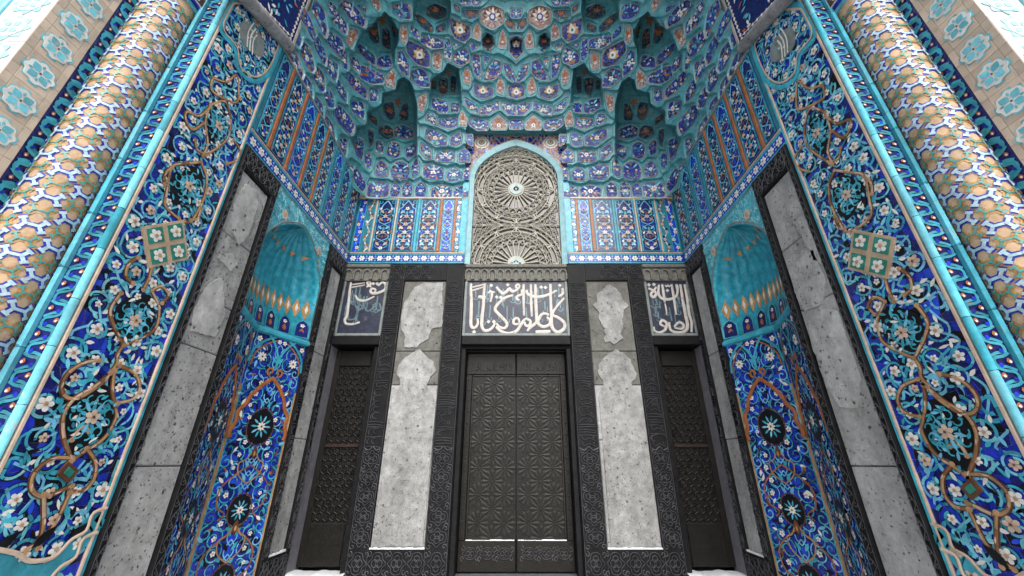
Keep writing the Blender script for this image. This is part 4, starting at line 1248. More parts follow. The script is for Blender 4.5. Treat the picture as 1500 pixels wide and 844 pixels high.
def jamb(s):
    M0 = WALL(s); dz0 = 0.0 if s < 0 else -.13
    M = M0
    t = thing('mosaic_jamb', 'tall %s jamb of blue floral mosaic with beige straps and white flowers' % SIDE[s], 'mosaic panel', 'floral mosaic jambs')
    rng = random.Random(70 + s)
    q = MB()
    q.slab(M, JY0, JY1, JZ0, JZ1, -.03, -.005, 'grout')
    cs = .105
    nu, nv = round((JY1 - JY0) / cs), round((JZ1 - JZ0) / cs)
    jt = [[(JY0 + (JY1 - JY0) * i / nu + (rng.uniform(-.042, .042) if 0 < i < nu else 0), JZ0 + (JZ1 - JZ0) * j / nv + (rng.uniform(-.042, .042) if 0 < j < nv else 0)) for j in range(nv + 1)] for i in range(nu + 1)]
    pick = ('cobalt', 'cobalt', 'cobalt', 'cobalt', 'navy', 'navy', 'navy', 'royal', 'black')
    for i in range(nu):
        for j in range(nv):
            c4 = [jt[i][j], jt[i + 1][j], jt[i + 1][j + 1], jt[i][j + 1]]
            mx_, my_ = sum(p[0] for p in c4) / 4, sum(p[1] for p in c4) / 4
            q.poly(M, [(mx_ + (x - mx_) * .965, my_ + (y - my_) * .965) for x, y in c4], rng.uniform(-.002, .002), rng.choice(pick))
    f = q.build('mosaic_ground', t, kind='stuff')
    # edging lines
    q = MB()
    q.slab(M, JY0 + .002, JY0 + .032, JZ0, JZ1, .0, .016, 'cream', .004); q.build('edge_strip', t)
    q = MB(); q.slab(M, JY1 - .032, JY1 - .001, JZ0, JZ1, .0, .014, 'turq', .004); q.build('edge_strip', t)
    q = MB(); q.slab(M, JY1 - .062, JY1 - .034, JZ0, JZ1, .0, .018, 'cream', .004); q.build('edge_strip', t)
    # vines
    q = MB(); fl = []
    ua, ub = JY0 + .05, JY1 - .08
    rows = int((JZ1 - JZ0) / .225)
    for j in range(rows):
        for i in range(4):
            u = ua + (ub - ua) * (i + .5 + (.25 if j % 2 else -.25) * .8) / 4 + rng.uniform(-.03, .03); z = JZ0 + .15 + j * .225 + rng.uniform(-.03, .03)
            g = 1 if (i + j) % 2 else -1
            r0 = rng.uniform(.095, .14); a0 = rng.uniform(0, 6.28)
            cl2 = lambda pts: [(min(max(x, ua), ub), y) for x, y in pts]
            sp_ = cl2(spiral((u, z), r0, .05, a0, g * 1.15, 24))
            q.ribbon(M, sp_, .042, .003, rng.choice(('navy', 'black', 'cobalt')), taper=lambda x: 1.15 - .6 * x)
            mm_ = rng.choice((('turq', 'turq', 'aqua'), ('turq', 'aqua', 'turq'), ('sky', 'aqua', 'aqua')))
            q.pieces(M, sp_, rng.uniform(.020, .031), .006, mm_, rng, .10)
            # stems to the neighbours
            q.ribbon(M, cl2(smooth([(u + r0 * math.cos(a0), z + r0 * math.sin(a0)), (u + rng.uniform(-.18, .18), z + .13), (u + rng.uniform(-.13, .13), z + .26)], 5)), .022, .005, rng.choice(('turq', 'sky', 'aqua')))
            for k in range(6):
                a = a0 + g * k * 1.05 + .3; rr = r0 * (1.12 - .10 * k)
                p = (u + rr * math.cos(a), z + rr * math.sin(a))
                if ua + .05 < p[0] < ub - .05:
                    q.leaf(M, p, a + rng.choice((-1, 1)) * rng.uniform(.5, 1.3), rng.uniform(.06, .115), rng.uniform(.024, .042), .009, rng.choice(('turq', 'turq', 'sky', 'aqua', 'aqua', 'navy', 'royal', 'black', 'white', 'white')))
            if ua + .05 < u < ub - .05: fl.append((u, z))
    q.build('vine', f, kind='stuff')
    M = lambda u, v, h: M0(u, v + dz0, h)
    # black medallions
    for c, pl in zip(BLACKR, BLACKS):
        q = MB(); q.poly(M, cl(smooth(pl, 3, True)), .014, 'black', .006)
        for i in range(11):
            a = i * 2 * PI / 11
            q.leaf(M, (c[0] + .05 * math.cos(a), c[1] + .05 * math.sin(a)), a, rng.uniform(.07, .12), .034, .021, 'turq' if i % 2 else 'sky')
            p = (c[0] + .15 * math.cos(a + .3), c[1] + .16 * math.sin(a + .3))
            q.ribbon(M, cl(arc(p, .04, a, a + 4, 7)), .014, .021, 'turq')
        q.build('medallion', t)
        place(FLP, 'flower', t, M, c[0], c[1], .032, .3, 1.15)
    for pl in BLACKS:
        q = MB(); xs_ = [p[0] for p in pl]; zs_ = [p[1] for p in pl]
        for k in range(60):
            p = (rng.uniform(min(xs_), max(xs_)), rng.uniform(min(zs_), max(zs_)))
            if inpoly(p, pl): q.leaf(M, p, rng.uniform(0, 6.28), rng.uniform(.05, .10), .03, .0195, rng.choice(('turq', 'sky', 'turq', 'teal', 'white')))
        q.build('medallion_leaves', t, kind='stuff')
    for w, c in STRAPS:
        q = MB(); sm = cl(smooth(c, 5))
        q.ribbon(M, sm, .040, .016, 'brown', skirt=.008)
        q.pieces(M, sm, .026, .0185, ('strap', 'strap', 'strap', 'strapd', 'strapl'), rng, .13, .005, ridge=.003)
        for e in (sm[0], sm[-1]):
            q.disc(M, e, .023, .022, 'strap', 9, .006)
        for k in range(4, len(sm) - 4, 9):
            dx, dz = sm[k + 1][0] - sm[k - 1][0], sm[k + 1][1] - sm[k - 1][1]
            q.leaf(M, sm[k], math.atan2(dz, dx), .06, .014, .0245, 'cream')
        q.build('strap', t)
    # green square and small diamond
    cx_, cz_ = sum(p[0] for p in SQ) / 4, sum(p[1] for p in SQ) / 4
    sc = lambda pl, k, c: [(c[0] + (x - c[0]) * k, c[1] + (y - c[1]) * k) for x, y in pl]
    q = MB(); q.poly(M, cl(SQ), .030, 'strapl', .03, eps=False)
    md = lambda a, c: ((a[0] + c[0]) / 2, (a[1] + c[1]) / 2)
    for i in range(4):
        A = SQ[i]; B = md(SQ[i], SQ[(i + 1) % 4]); D_ = md(SQ[i], SQ[i - 1]); cc = (cx_, cz_)
        cell = [A, B, cc, D_]; ce = (sum(p[0] for p in cell) / 4, sum(p[1] for p in cell) / 4)
        q.poly(M, sc(cell, .74, ce), .036, 'green', .006, eps=False)
    sqo = q.build('square_tile', t)
    for i in range(4):
        A = SQ[i]; ce = ((A[0] + cx_) / 2, (A[1] + cz_) / 2)
        place(FL5, 'flower', sqo, M, ce[0], ce[1], .040, i, 1.2)
    q = MB(); ce = (sum(p[0] for p in DIA) / 4, sum(p[1] for p in DIA) / 4)
    q.poly(M, sc(DIA, 1.0, ce), .034, 'brown', .02, eps=False); q.poly(M, sc(DIA, .5, ce), .040, 'green', .006, eps=False); q.build('diamond_tile', t)
    # cartouche at the top
    q = MB()
    q.ribbon(M, cl(smooth(sc(CART, 1.12, (sum(p[0] for p in CART) / 12, sum(p[1] for p in CART) / 12)), 4, True)), .07, .020, 'turq', closed=True, ridge=.004)
    q.ribbon(M, cl(smooth(CART, 4, True)), .028, .026, 'cream', closed=True, ridge=.004)
    mc = (sum(p[0] for p in MEDAL) / 7, sum(p[1] for p in MEDAL) / 7)
    q.poly(M, cl(smooth(MEDAL, 4, True)), .024, 'moss', .02, eps=False)
    for k in range(3):
        q.ribbon(M, smooth([(mc[0] - .07 + k * .06, mc[1] + .26 - k * .05), (mc[0] - .09 + k * .06, mc[1]), (mc[0] - .02 + k * .06, mc[1] - .22)], 5), .024, .030, 'white', ridge=.004)
    for k in range(14):
        q.disc(M, (mc[0] + rng.uniform(-.08, .12), mc[1] + rng.uniform(-.22, .2)), .018, .030, rng.choice(('green', 'white', 'greenline')), 5)
    q.build('cartouche', t)
    q = MB()
    q.ribbon(M, [(y, z - .10) for y, z in cl(smooth(BORD, 4))], .15, .016, 'turq'); q.ribbon(M, cl(smooth(BORD, 4)), .034, .024, 'cream', ridge=.006)
    q.ribbon(M, [(y, z - .2) for y, z in cl(smooth(BORD, 4))], .034, .024, 'cream', ridge=.006)
    for u in (3.45, 3.72, 4.0): q.leaf(M, (u, -.62), .8, .2, .08, .024, 'black')
    q.build('border_band', t)
    # flowers
    kept = []
    for u, z in fl:
        z -= dz0
        if inpoly((u, z), SQ) or inpoly((u, z), MEDAL) or any(inpoly((u, z), b_) for b_ in BLACKS) or math.hypot(u - ce[0], z - ce[1]) < .15: continue
        kept.append((u, z))
    for u, z in kept:
        place(FL5 if rng.random() < .85 else FLP, 'flower', t, M, u, z, .016, rng.uniform(0, 6), rng.choice((.62, .8, .95, 1.05)) * rng.uniform(.9, 1.1))
jamb(-1); jamb(1)

# ------------------------------------------------------------------ corner mouldings, columns, outer reveals
XO = 4.72          # plane of the outer reveals
YF = 2.43          # front of the outer facade
CXc, CYc, CR = 4.50, 3.11, .245
def zigzag(q, M, u0, u1, v0, v1, pitch, rng, fat=.26, lm='turq'):
    """dark strip with turquoise leaf scrolls and small orange buds"""
    c = (u0 + u1) / 2; w = abs(u1 - u0); n = int((v1 - v0) / pitch)
    for i in range(n):
        z = v0 + pitch * i; s = 1 if i % 2 else -1
        q.ribbon(M, smooth([(c - s * w * .42, z), (c - s * w * .05, z + pitch * .25), (c + s * w * .32, z + pitch * .35), (c + s * w * .30, z + pitch * .85), (c - s * w * .1, z + pitch * 1.0), (c - s * w * .42, z + pitch * 1.25)], 3), w * fat, .006, lm, taper=lambda x: 1.1 - .5 * abs(x - .5))
        q.leaf(M, (c - s * w * .28, z + pitch * .45), PI / 2 - s * .2, pitch * .42, w * .24, .010, 'terra')
        q.leaf(M, (c - s * w * .28, z + pitch * .50), PI / 2 - s * .2, pitch * .2, w * .12, .014, 'white')
        q.leaf(M, (c + s * w * .1, z + pitch * .55), -PI / 2 + s * .5, pitch * .4, w * .2, .012, 'cobalt')
def bone_mesh(kind):
    """double-forked mosaic motif bent to the shaft's curve"""
    M = lambda u, v, h: ((CR + h) * math.sin(u / CR), v, (CR + h) * math.cos(u / CR) - CR)
    q = MB()
    L, A = (.040, .060) if kind == 'A' else (.036, .052)
    segs = [[(-L, 0), (0, 0), (L, 0)]]
    for s in (-1, 1):
        for g in (-1, 1):
            e = (s * (L + A * .5), g * A * .87)
            segs.append([(s * L, 0), ((s * L + e[0]) / 2, e[1] / 2), e])
            segs.append([(e[0] - s * g * .0 - s * .022, e[1] + g * .014), e, (e[0] + s * .022, e[1] - g * .014)])
    if kind == 'A':
        for sg in segs: q.ribbon(M, [(x * 1.0, y) for x, y in sg], .056, .003, 'cobaltmid')
        for sg in segs:
            q.ribbon(M, sg, .026, .008, 'iceblue')
        for s in (-1, 1): q.disc(M, (s * L, 0), .016, .0105, 'iceblue', 8)
    else:
        for sg in segs: q.ribbon(M, sg, .058, .0025, 'ochre2')
        for sg in segs: q.ribbon(M, sg, .015, .008, 'greenline')
        for s in (-1, 1): q.disc(M, (s * L, 0), .013, .0105, 'greenline', 7)
    return q.mesh('motif')
tile('cobaltmid', (.032, .040, .36), .35, .45, wear=.35, wearcol=(.42, .34, .30), tint=.3)
tile('iceblue', (.44, .62, .72), .35, .2, wear=.25, wearcol=(.45, .40, .36), tint=.15)
tile('ochre2', (.46, .24, .085), .4, .35, wear=.2, wearcol=(.45, .36, .28), tint=.25)
BA, BB = bone_mesh('A'), bone_mesh('B')
def rosette_mesh():
    q = MB()
    r = .165
    for i in range(8):
        a = i * PI / 4
        ca, sa = math.cos(a), math.sin(a); k = 1.0
        q.poly(FLAT, [(x * ca - y * sa, x * sa + y * ca) for x, y in ((r * .70, -.055), (r * 1.05, 0), (r * .70, .055))] if i % 2 else [(x * ca - y * sa, x * sa + y * ca) for x, y in ((r * .70, -.05), (r * 1.0, -.045), (r * 1.0, .045), (r * .70, .05))], .004, 'aqua', .003)
    q.poly(FLAT, [(r * .86 * (1 + .07 * math.cos(8 * a)) * math.cos(a), r * .86 * (1 + .07 * math.cos(8 * a)) * math.sin(a)) for a in [2 * PI * i / 40 for i in range(40)]], .010, 'white', .006, eps=False)
    for i in range(4):
        a = PI / 4 + i * PI / 2
        q.leaf(FLAT, (r * .13 * math.cos(a), r * .13 * math.sin(a)), a, r * .66, r * .50, .014, 'aqua', .003)
    for i in range(4):
        a = i * PI / 2
        q.leaf(FLAT, (r * .42 * math.cos(a), r * .42 * math.sin(a)), a, r * .28, r * .16, .014, 'aqua', .003)
    q.disc(FLAT, (0, 0), r * .07, .018, 'brown', 6, .004)
    return q.mesh('rosette')
RO = rosette_mesh()
def pale_rosette():
    q = MB(); r = .165
    q.poly(FLAT, [(r * (1 + .16 * math.cos(8 * a)) * math.cos(a), r * (1 + .16 * math.cos(8 * a)) * math.sin(a)) for a in [2 * PI * i / 48 for i in range(48)]], .004, 'paleaqua', .003, eps=False)
    q.poly(FLAT, [(r * .8 * math.cos(a), r * .8 * math.sin(a)) for a in [2 * PI * i / 24 for i in range(24)]], .009, 'white', .004, eps=False)
    for i in range(4):
        a = PI / 4 + i * PI / 2
        q.leaf(FLAT, (r * .13 * math.cos(a), r * .13 * math.sin(a)), a, r * .56, r * .42, .013, 'paleaqua', .003)
    return q.mesh('rosette')
tile('paleaqua', (.36, .66, .74), .4, .2, wear=.3, wearcol=(.66, .66, .62))
RP = pale_rosette()
ZT = 8.6
tile('turqlight', (.11, .46, .57), .25, .3, tint=.2, wear=.2, wearcol=(.45, .40, .34))
tile('turqmid', (.05, .36, .46), .28, .3, tint=.25, wear=.2, wearcol=(.30, .34, .33))
tile('turqdim', (.04, .26, .34), .3, .4, tint=.3, wear=.2, wearcol=(.25, .2, .16))
tile('cream2', (.40, .36, .31), .6, .2)
for s in (-1, 1):
    rng = random.Random(90 + s)
    # round light turquoise moulding on the jamb's front edge
    t = thing('corner_moulding', 'light turquoise glazed roll moulding on the front edge of the %s mosaic jamb' % SIDE[s], 'moulding', 'turquoise roll mouldings')
    z = ZG; i = 0
    while z < ZT:
        h = rng.uniform(.42, .62)
        q = MB(); n = 8
        pr = [(s * (HW + .018 - .034 * math.cos(a)), 3.212 - .034 * math.sin(a)) for a in [-PI * .45 + PI * .95 * k / n for k in range(n + 1)]]
        lo = [q.vert((x, y, z + .003)) for x, y in pr]; hi = [q.vert((x, y, z + h - .003)) for x, y in pr]
        m = rng.choice(('aqua', 'aqua', 'aqua', 'turqlight', 'turqmid'))
        for k in range(n): q.face([lo[k], lo[k + 1], hi[k + 1], hi[k]], m)
        q.face(lo, m); q.face(hi, m)
        q.build('tile_length', t, True); z += h
    q = MB(); q.box(s * (HW + .004), s * (HW + .045), 3.213, 3.25, ZG, ZT, 'grout'); q.build('bed', t)
    # vine strip facing out
    MF = lambda u, v, h: (s * u, 3.235 - h, v)
    t = thing('vine_strip', 'dark blue strip of turquoise leaf scrolls between the %s jamb and column' % SIDE[s], 'tile strip', 'narrow strips of leaf scrolls')
    q = MB(); q.slab(MF, 3.976, 4.186, ZG, ZT, -.03, 0, 'navy'); q.build('ground_tile', t)
    q = MB(); zigzag(q, MF, 3.982, 4.184, ZG + .02, 7.4, .12, rng, .13, 'turqdim'); q.build('leaf_scroll', t, kind='stuff')
    # turquoise bar beside the column
    t = thing('turquoise_bar', 'plain turquoise glazed bar beside the %s column' % SIDE[s], 'moulding', 'plain turquoise bars')
    z = ZG
    while z < ZT:
        h = rng.uniform(.5, .8)
        q = MB(); q.slab(MF, 4.189, 4.235, z + .003, z + h - .003, -.03, .05, rng.choice(('turqmid', 'turqmid', 'turqlight')), .015); q.build('tile_length', t); z += h
    q = MB(); q.slab(MF, 4.236, 4.80, ZG, ZT, -.05, -.002, 'grout'); q.build('bed', t)
    # column
    t = thing('mosaic_column', 'round %s column of buff mosaic with forked pale blue motifs' % SIDE[s], 'column', 'mosaic columns')
    CM = lambda u, v, h: (s * CXc + (CR + h) * math.sin(u / CR), CYc - (CR + h) * math.cos(u / CR), v)
    q = MB(); n = 40; zz = [ZG + .02 + i * .25 for i in range(int((5.42 - ZG) / .25) + 1)] + [5.44]
    rg = [[q.vert((s * CXc + CR * math.cos(2 * PI * k / n), CYc + CR * math.sin(2 * PI * k / n), z)) for k in range(n)] for z in zz]
    for i in range(len(zz) - 1):
        for k in range(n): q.face([rg[i][k], rg[i][(k + 1) % n], rg[i + 1][(k + 1) % n], rg[i + 1][k]], 'buff')
    q.build('shaft', t, True)
    cx8 = 2 * PI * CR / 8; hh = .30
    toward = math.atan2(-s * CXc, CYc) * -1   # angle of the visible middle
    for j in range(-6, 19):
        for k in range(-4, 4):
            u = k * cx8
            ang = u / CR
            nx, ny = math.sin(ang), -math.cos(ang)
            if nx * (-s * CXc) + ny * (-CYc) < -1.6: continue
            for kind in (0, 1):
                z = j * hh + (hh / 2 if (k % 2) ^ kind else 0)
                if not -1.6 < z < 5.34: continue
                o = bpy.data.objects.new('motif', BA if kind == 0 else BB); COL.objects.link(o); o.parent = t
                P_ = CM(u, z, .001)
                o.matrix_local = Matrix(((math.cos(ang), 0, math.sin(ang), P_[0]), (math.sin(ang), 0, -math.cos(ang), P_[1]), (0, 1, 0, P_[2]), (0, 0, 0, 1)))
    # capital
    q = MB(); n = 8
    for (za, zb_, ra, m) in ((5.44, 5.50, .285, 'aqua'), (5.501, 5.90, .315, 'cobalt'), (5.901, 5.96, .335, 'aqua'), (5.961, ZT, .27, 'buff')):
        lo = [q.vert((s * CXc + ra * math.cos(PI / 8 + 2 * PI * k / n), CYc + ra * math.sin(PI / 8 + 2 * PI * k / n), za)) for k in range(n)]
        hi = [q.vert((s * CXc + ra * math.cos(PI / 8 + 2 * PI * k / n), CYc + ra * math.sin(PI / 8 + 2 * PI * k / n), zb_)) for k in range(n)]
        for k in range(n): q.face([lo[k], lo[(k + 1) % n], hi[(k + 1) % n], hi[k]], m)
        q.face(lo, m); q.face(hi, m)
    cp = q.build('capital', t)
    for k in range(n):
        a = PI / 4 * k; ap = .315 * math.cos(PI / 8); w = .315 * math.sin(PI / 8)
        if math.sin(a) > .5: continue
        PM = lambda u, v, h: (s * CXc + (ap + h) * math.cos(a) - u * math.sin(a), CYc + (ap + h) * math.sin(a) + u * math.cos(a), v)
        q = MB(); q.slab(PM, -w * .82, w * .82, 5.54, 5.86, .001, .008, 'white'); q.slab(PM, -w * .72, w * .72, 5.56, 5.84, .0082, .012, 'black' if k % 2 else 'brown')
        q.flower(PM, (0, 5.70), .07, .016, 6); q.leaf(PM, (0, 5.77), PI / 2, .06, .04, .016, 'white'); q.leaf(PM, (0, 5.63), -PI / 2, .06, .04, .016, 'white')
        q.build('panel', cp)
    # leaf strip on the outer reveal
    MO = lambda u, v, h: (s * (XO - h), u, v)
    t = thing('vine_strip', 'dark strip of turquoise leaves and orange buds outside the %s column' % SIDE[s], 'tile strip', 'narrow strips of leaf scrolls')
    q = MB(); q.slab(MO, 2.832, 3.22, ZG, ZT, -.03, 0, 'navy'); q.build('ground_tile', t)
    q = MB(); zigzag(q, MO, 2.84, 2.985, .6, 7.4, .135, rng); q.build('leaf_scroll', t, kind='stuff')
    # buff brick reveal with rosettes
    t = thing('brick_reveal', 'buff glazed brick reveal with turquoise and white rosettes on the outer %s side' % SIDE[s], 'wall', 'outer brick reveals')
    q = MB(); q.box(s * (XO + .012), s * (XO + .5), YF + .012, 3.3, ZG, ZT, 'grout'); q.build('core', t)
    zr = 4.63; pit = .372
    for j in range(-7, 10):
        zc_ = zr + j * pit
        if zc_ > ZT - .3 or zc_ < 1.2: continue
        # courses of bricks around each rosette
        for (ua, ub, za, zb_) in ((YF + .002, YF + .075, -.186, -.06), (YF + .002, YF + .075, -.06, .07), (YF + .002, YF + .075, .07, .186), (2.765, 2.83, -.186, -.02), (2.765, 2.83, -.02, .186), (YF + .075, 2.765, -.186, .0), (YF + .075, 2.765, .0, .186)):
            q = MB(); q.slab(MO, ua + .0015, ub - .0015, zc_ + za + .0015, zc_ + zb_ - .0015, -.012, rng.uniform(0, .003), 'brick', .002); q.build('brick', t)
        place(RO, 'rosette', t, MO, 2.632, zc_, .004, 0, .88)
    q = MB(); q.slab(MO, YF + .002, 2.83, ZG, zr - 7 * pit - .19 + (1.12 if zr - 7 * pit < 1.2 else 0), -.012, .001, 'brick'); q.build('plinth', t)
    # outer facade with pale rosettes
    MA = lambda u, v, h: (s * u, YF - h, v)
    t = thing('facade_wall', 'pale outer facade with faint rosettes and a turquoise edge, far %s' % SIDE[s], 'wall', 'outer facade walls')
    q = MB(); q.box(s * (XO + .5005), s * 9.0, YF + .012, 3.3, ZG, ZT, 'paleface'); q.build('core', t)
    for j in range(-4, 10):
        zc_ = 4.30 + j * .40
        q = MB(); q.slab(MA, XO + .003, XO + .455, zc_ - .197, zc_ + .197, -.012, rng.uniform(0, .003), 'paleface', .003); bl = q.build('facing_block', t)
        place(RP, 'rosette', bl, MA, XO + .23, zc_, .004)
    z = ZG
    while z < ZT:
        q = MB(); q.slab(MA, XO + .46, XO + .54, z + .003, z + .50, -.012, .03, 'aqua', .012); q.build('tile_length', t); z += .503
    q = MB(); q.slab(MA, XO + .003, XO + .455, ZG, 2.495, -.012, 0, 'paleface'); q.slab(MA, XO + .545, 9.0, ZG, ZT, -.012, .004, 'paleface'); q.build('facing', t)
    # arch mouldings springing above the jamb
    t = thing('arch_springing', 'grey granite roll and tiled band springing above the %s mosaic jamb' % SIDE[s], 'arch', 'arch springings')
    P0 = Vector((s * (HW - .06), 4.44, 6.53)); P1 = Vector((s * (HW - .12), 3.30, 5.98)); P1 = P0 + (P1 - P0) * 1.5
    q = MB(); q.tube([P0 + (P1 - P0) * (i / 12) for i in range(13)], [.055] + [.10] * 12, 14, 'granite'); q.build('granite_roll', t, True)
    Q1 = Vector((s * (HW - .02), 4.42, 8.6))
    q = MB(); q.box(s * (HW - .05), s * (HW + .05), 4.40, 4.47, 6.50, 8.6, 'cream2', .01); q.build('inner_moulding', t)
    # tiled band between the two, standing on the jamb plane
    q = MB(); Mx = lambda u, v, h: (s * (HW - .045 - h), u, v)
    tri = [(4.40, 6.58), (2.9, 5.86), (2.9, 8.4), (4.40, 8.4)]
    q.poly(Mx, tri, 0, 'navy', .02, eps=False); q.build('band_tile', t)
    q = MB()
    for i in range(16):
        z = 6.66 + i * .11
        q.disc(Mx, (4.33, z), .030, .006, 'white', 6, .004); q.ribbon(Mx, [(4.33, z + .03), (4.33, z + .08)], .02, .005, 'cream')
        z2 = 6.60 - i * .052; u2 = 4.24 - i * .105
        q.disc(Mx, (u2, z2 + .075), .026, .006, 'white', 6, .004); q.ribbon(Mx, [(u2 + .02, z2 + .085), (u2 + .075, z2 + .112)], .02, .005, 'cream')
    for i in range(60):
        u = rng.uniform(3.0, 4.2); z = rng.uniform(6.5, 8.2)
        if z < 6.75 - (4.4 - u) * .45: continue
        q.leaf(Mx, (u, z), rng.uniform(0, 6.28), .13, .05, .008, rng.choice(('sky', 'turq', 'white', 'terra')))
    q.build('band_pieces', t, kind='stuff')

# ------------------------------------------------------------------ stalactite half dome
VA, VB, VY, VZ = 3.97, 3.57, 4.43, 6.05
def v_r(z): return np.maximum(.02, 1 - (np.maximum(z - VZ, 0) / 6.2) ** 2.3)
def v_n(z): return 2.2 + 9 * np.exp(-np.maximum(z - VZ, 0) / 1.0)
def v_f(P):
    r = v_r(P[:, 2]); n = v_n(P[:, 2])
    return (np.abs(P[:, 0]) / (VA * r)) ** n + (np.maximum(P[:, 1] - VY, 0) / (VB * r)) ** n - 1
def v_normal(P):
    e = 1e-3; g = np.zeros_like(P)
    for k in range(3):
        d_ = np.zeros(3); d_[k] = e
        g[:, k] = v_f(P + d_) - v_f(P - d_)
    return -g / (np.linalg.norm(g, axis=1, keepdims=True) + 1e-12)     # towards the inside
def v_proj(P):
    dd = P[:, 1] * cP + P[:, 2] * sP; uu = -P[:, 1] * sP + P[:, 2] * cP
    return np.stack([CX0 + F0 * P[:, 0] / dd, CY0 - F0 * uu / dd], 1)
def v_hit(xy):
    a = (xy[:, 0] - CX0) / F0; b_ = (CY0 - xy[:, 1]) / F0
    D = np.stack([a, cP - b_ * sP, sP + b_ * cP], 1)
    lo = np.full(len(xy), 3.0); hi = np.full(len(xy), 3.0); done = np.zeros(len(xy), bool)
    for t in np.arange(3.0, 16, .05):
        f = v_f(D * t); new = (~done) & (f > 0)
        hi[new] = t; done |= new; lo[~done] = t
    hi[~done] = 16
    for _ in range(24):
        m = .5 * (lo + hi); f = v_f(D * m[:, None]); lo = np.where(f > 0, lo, m); hi = np.where(f > 0, m, hi)
    return D * hi[:, None]
def sdp(P, poly):
    poly = np.asarray(poly, float); n = len(poly)
    d2 = np.full(len(P), 1e18); ins = np.zeros(len(P), bool)
    for i in range(n):
        a, b_ = poly[i], poly[i - 1]
        e = b_ - a; w = P - a
        t = np.clip((w @ e) / (e @ e + 1e-12), 0, 1)
        q = w - t[:, None] * e
        d2 = np.minimum(d2, (q * q).sum(1))
        c1 = (a[1] > P[:, 1]) != (b_[1] > P[:, 1])
        with np.errstate(divide='ignore', invalid='ignore'):
            xx = (b_[0] - a[0]) * (P[:, 1] - a[1]) / (b_[1] - a[1]) + a[0]
        ins ^= c1 & (P[:, 0] < xx)
    return np.sqrt(d2) * np.where(ins, -1, 1)
OFF = {1: (420, 0), 2: (590, 0), 3: (420, 140), 4: (590, 140)}
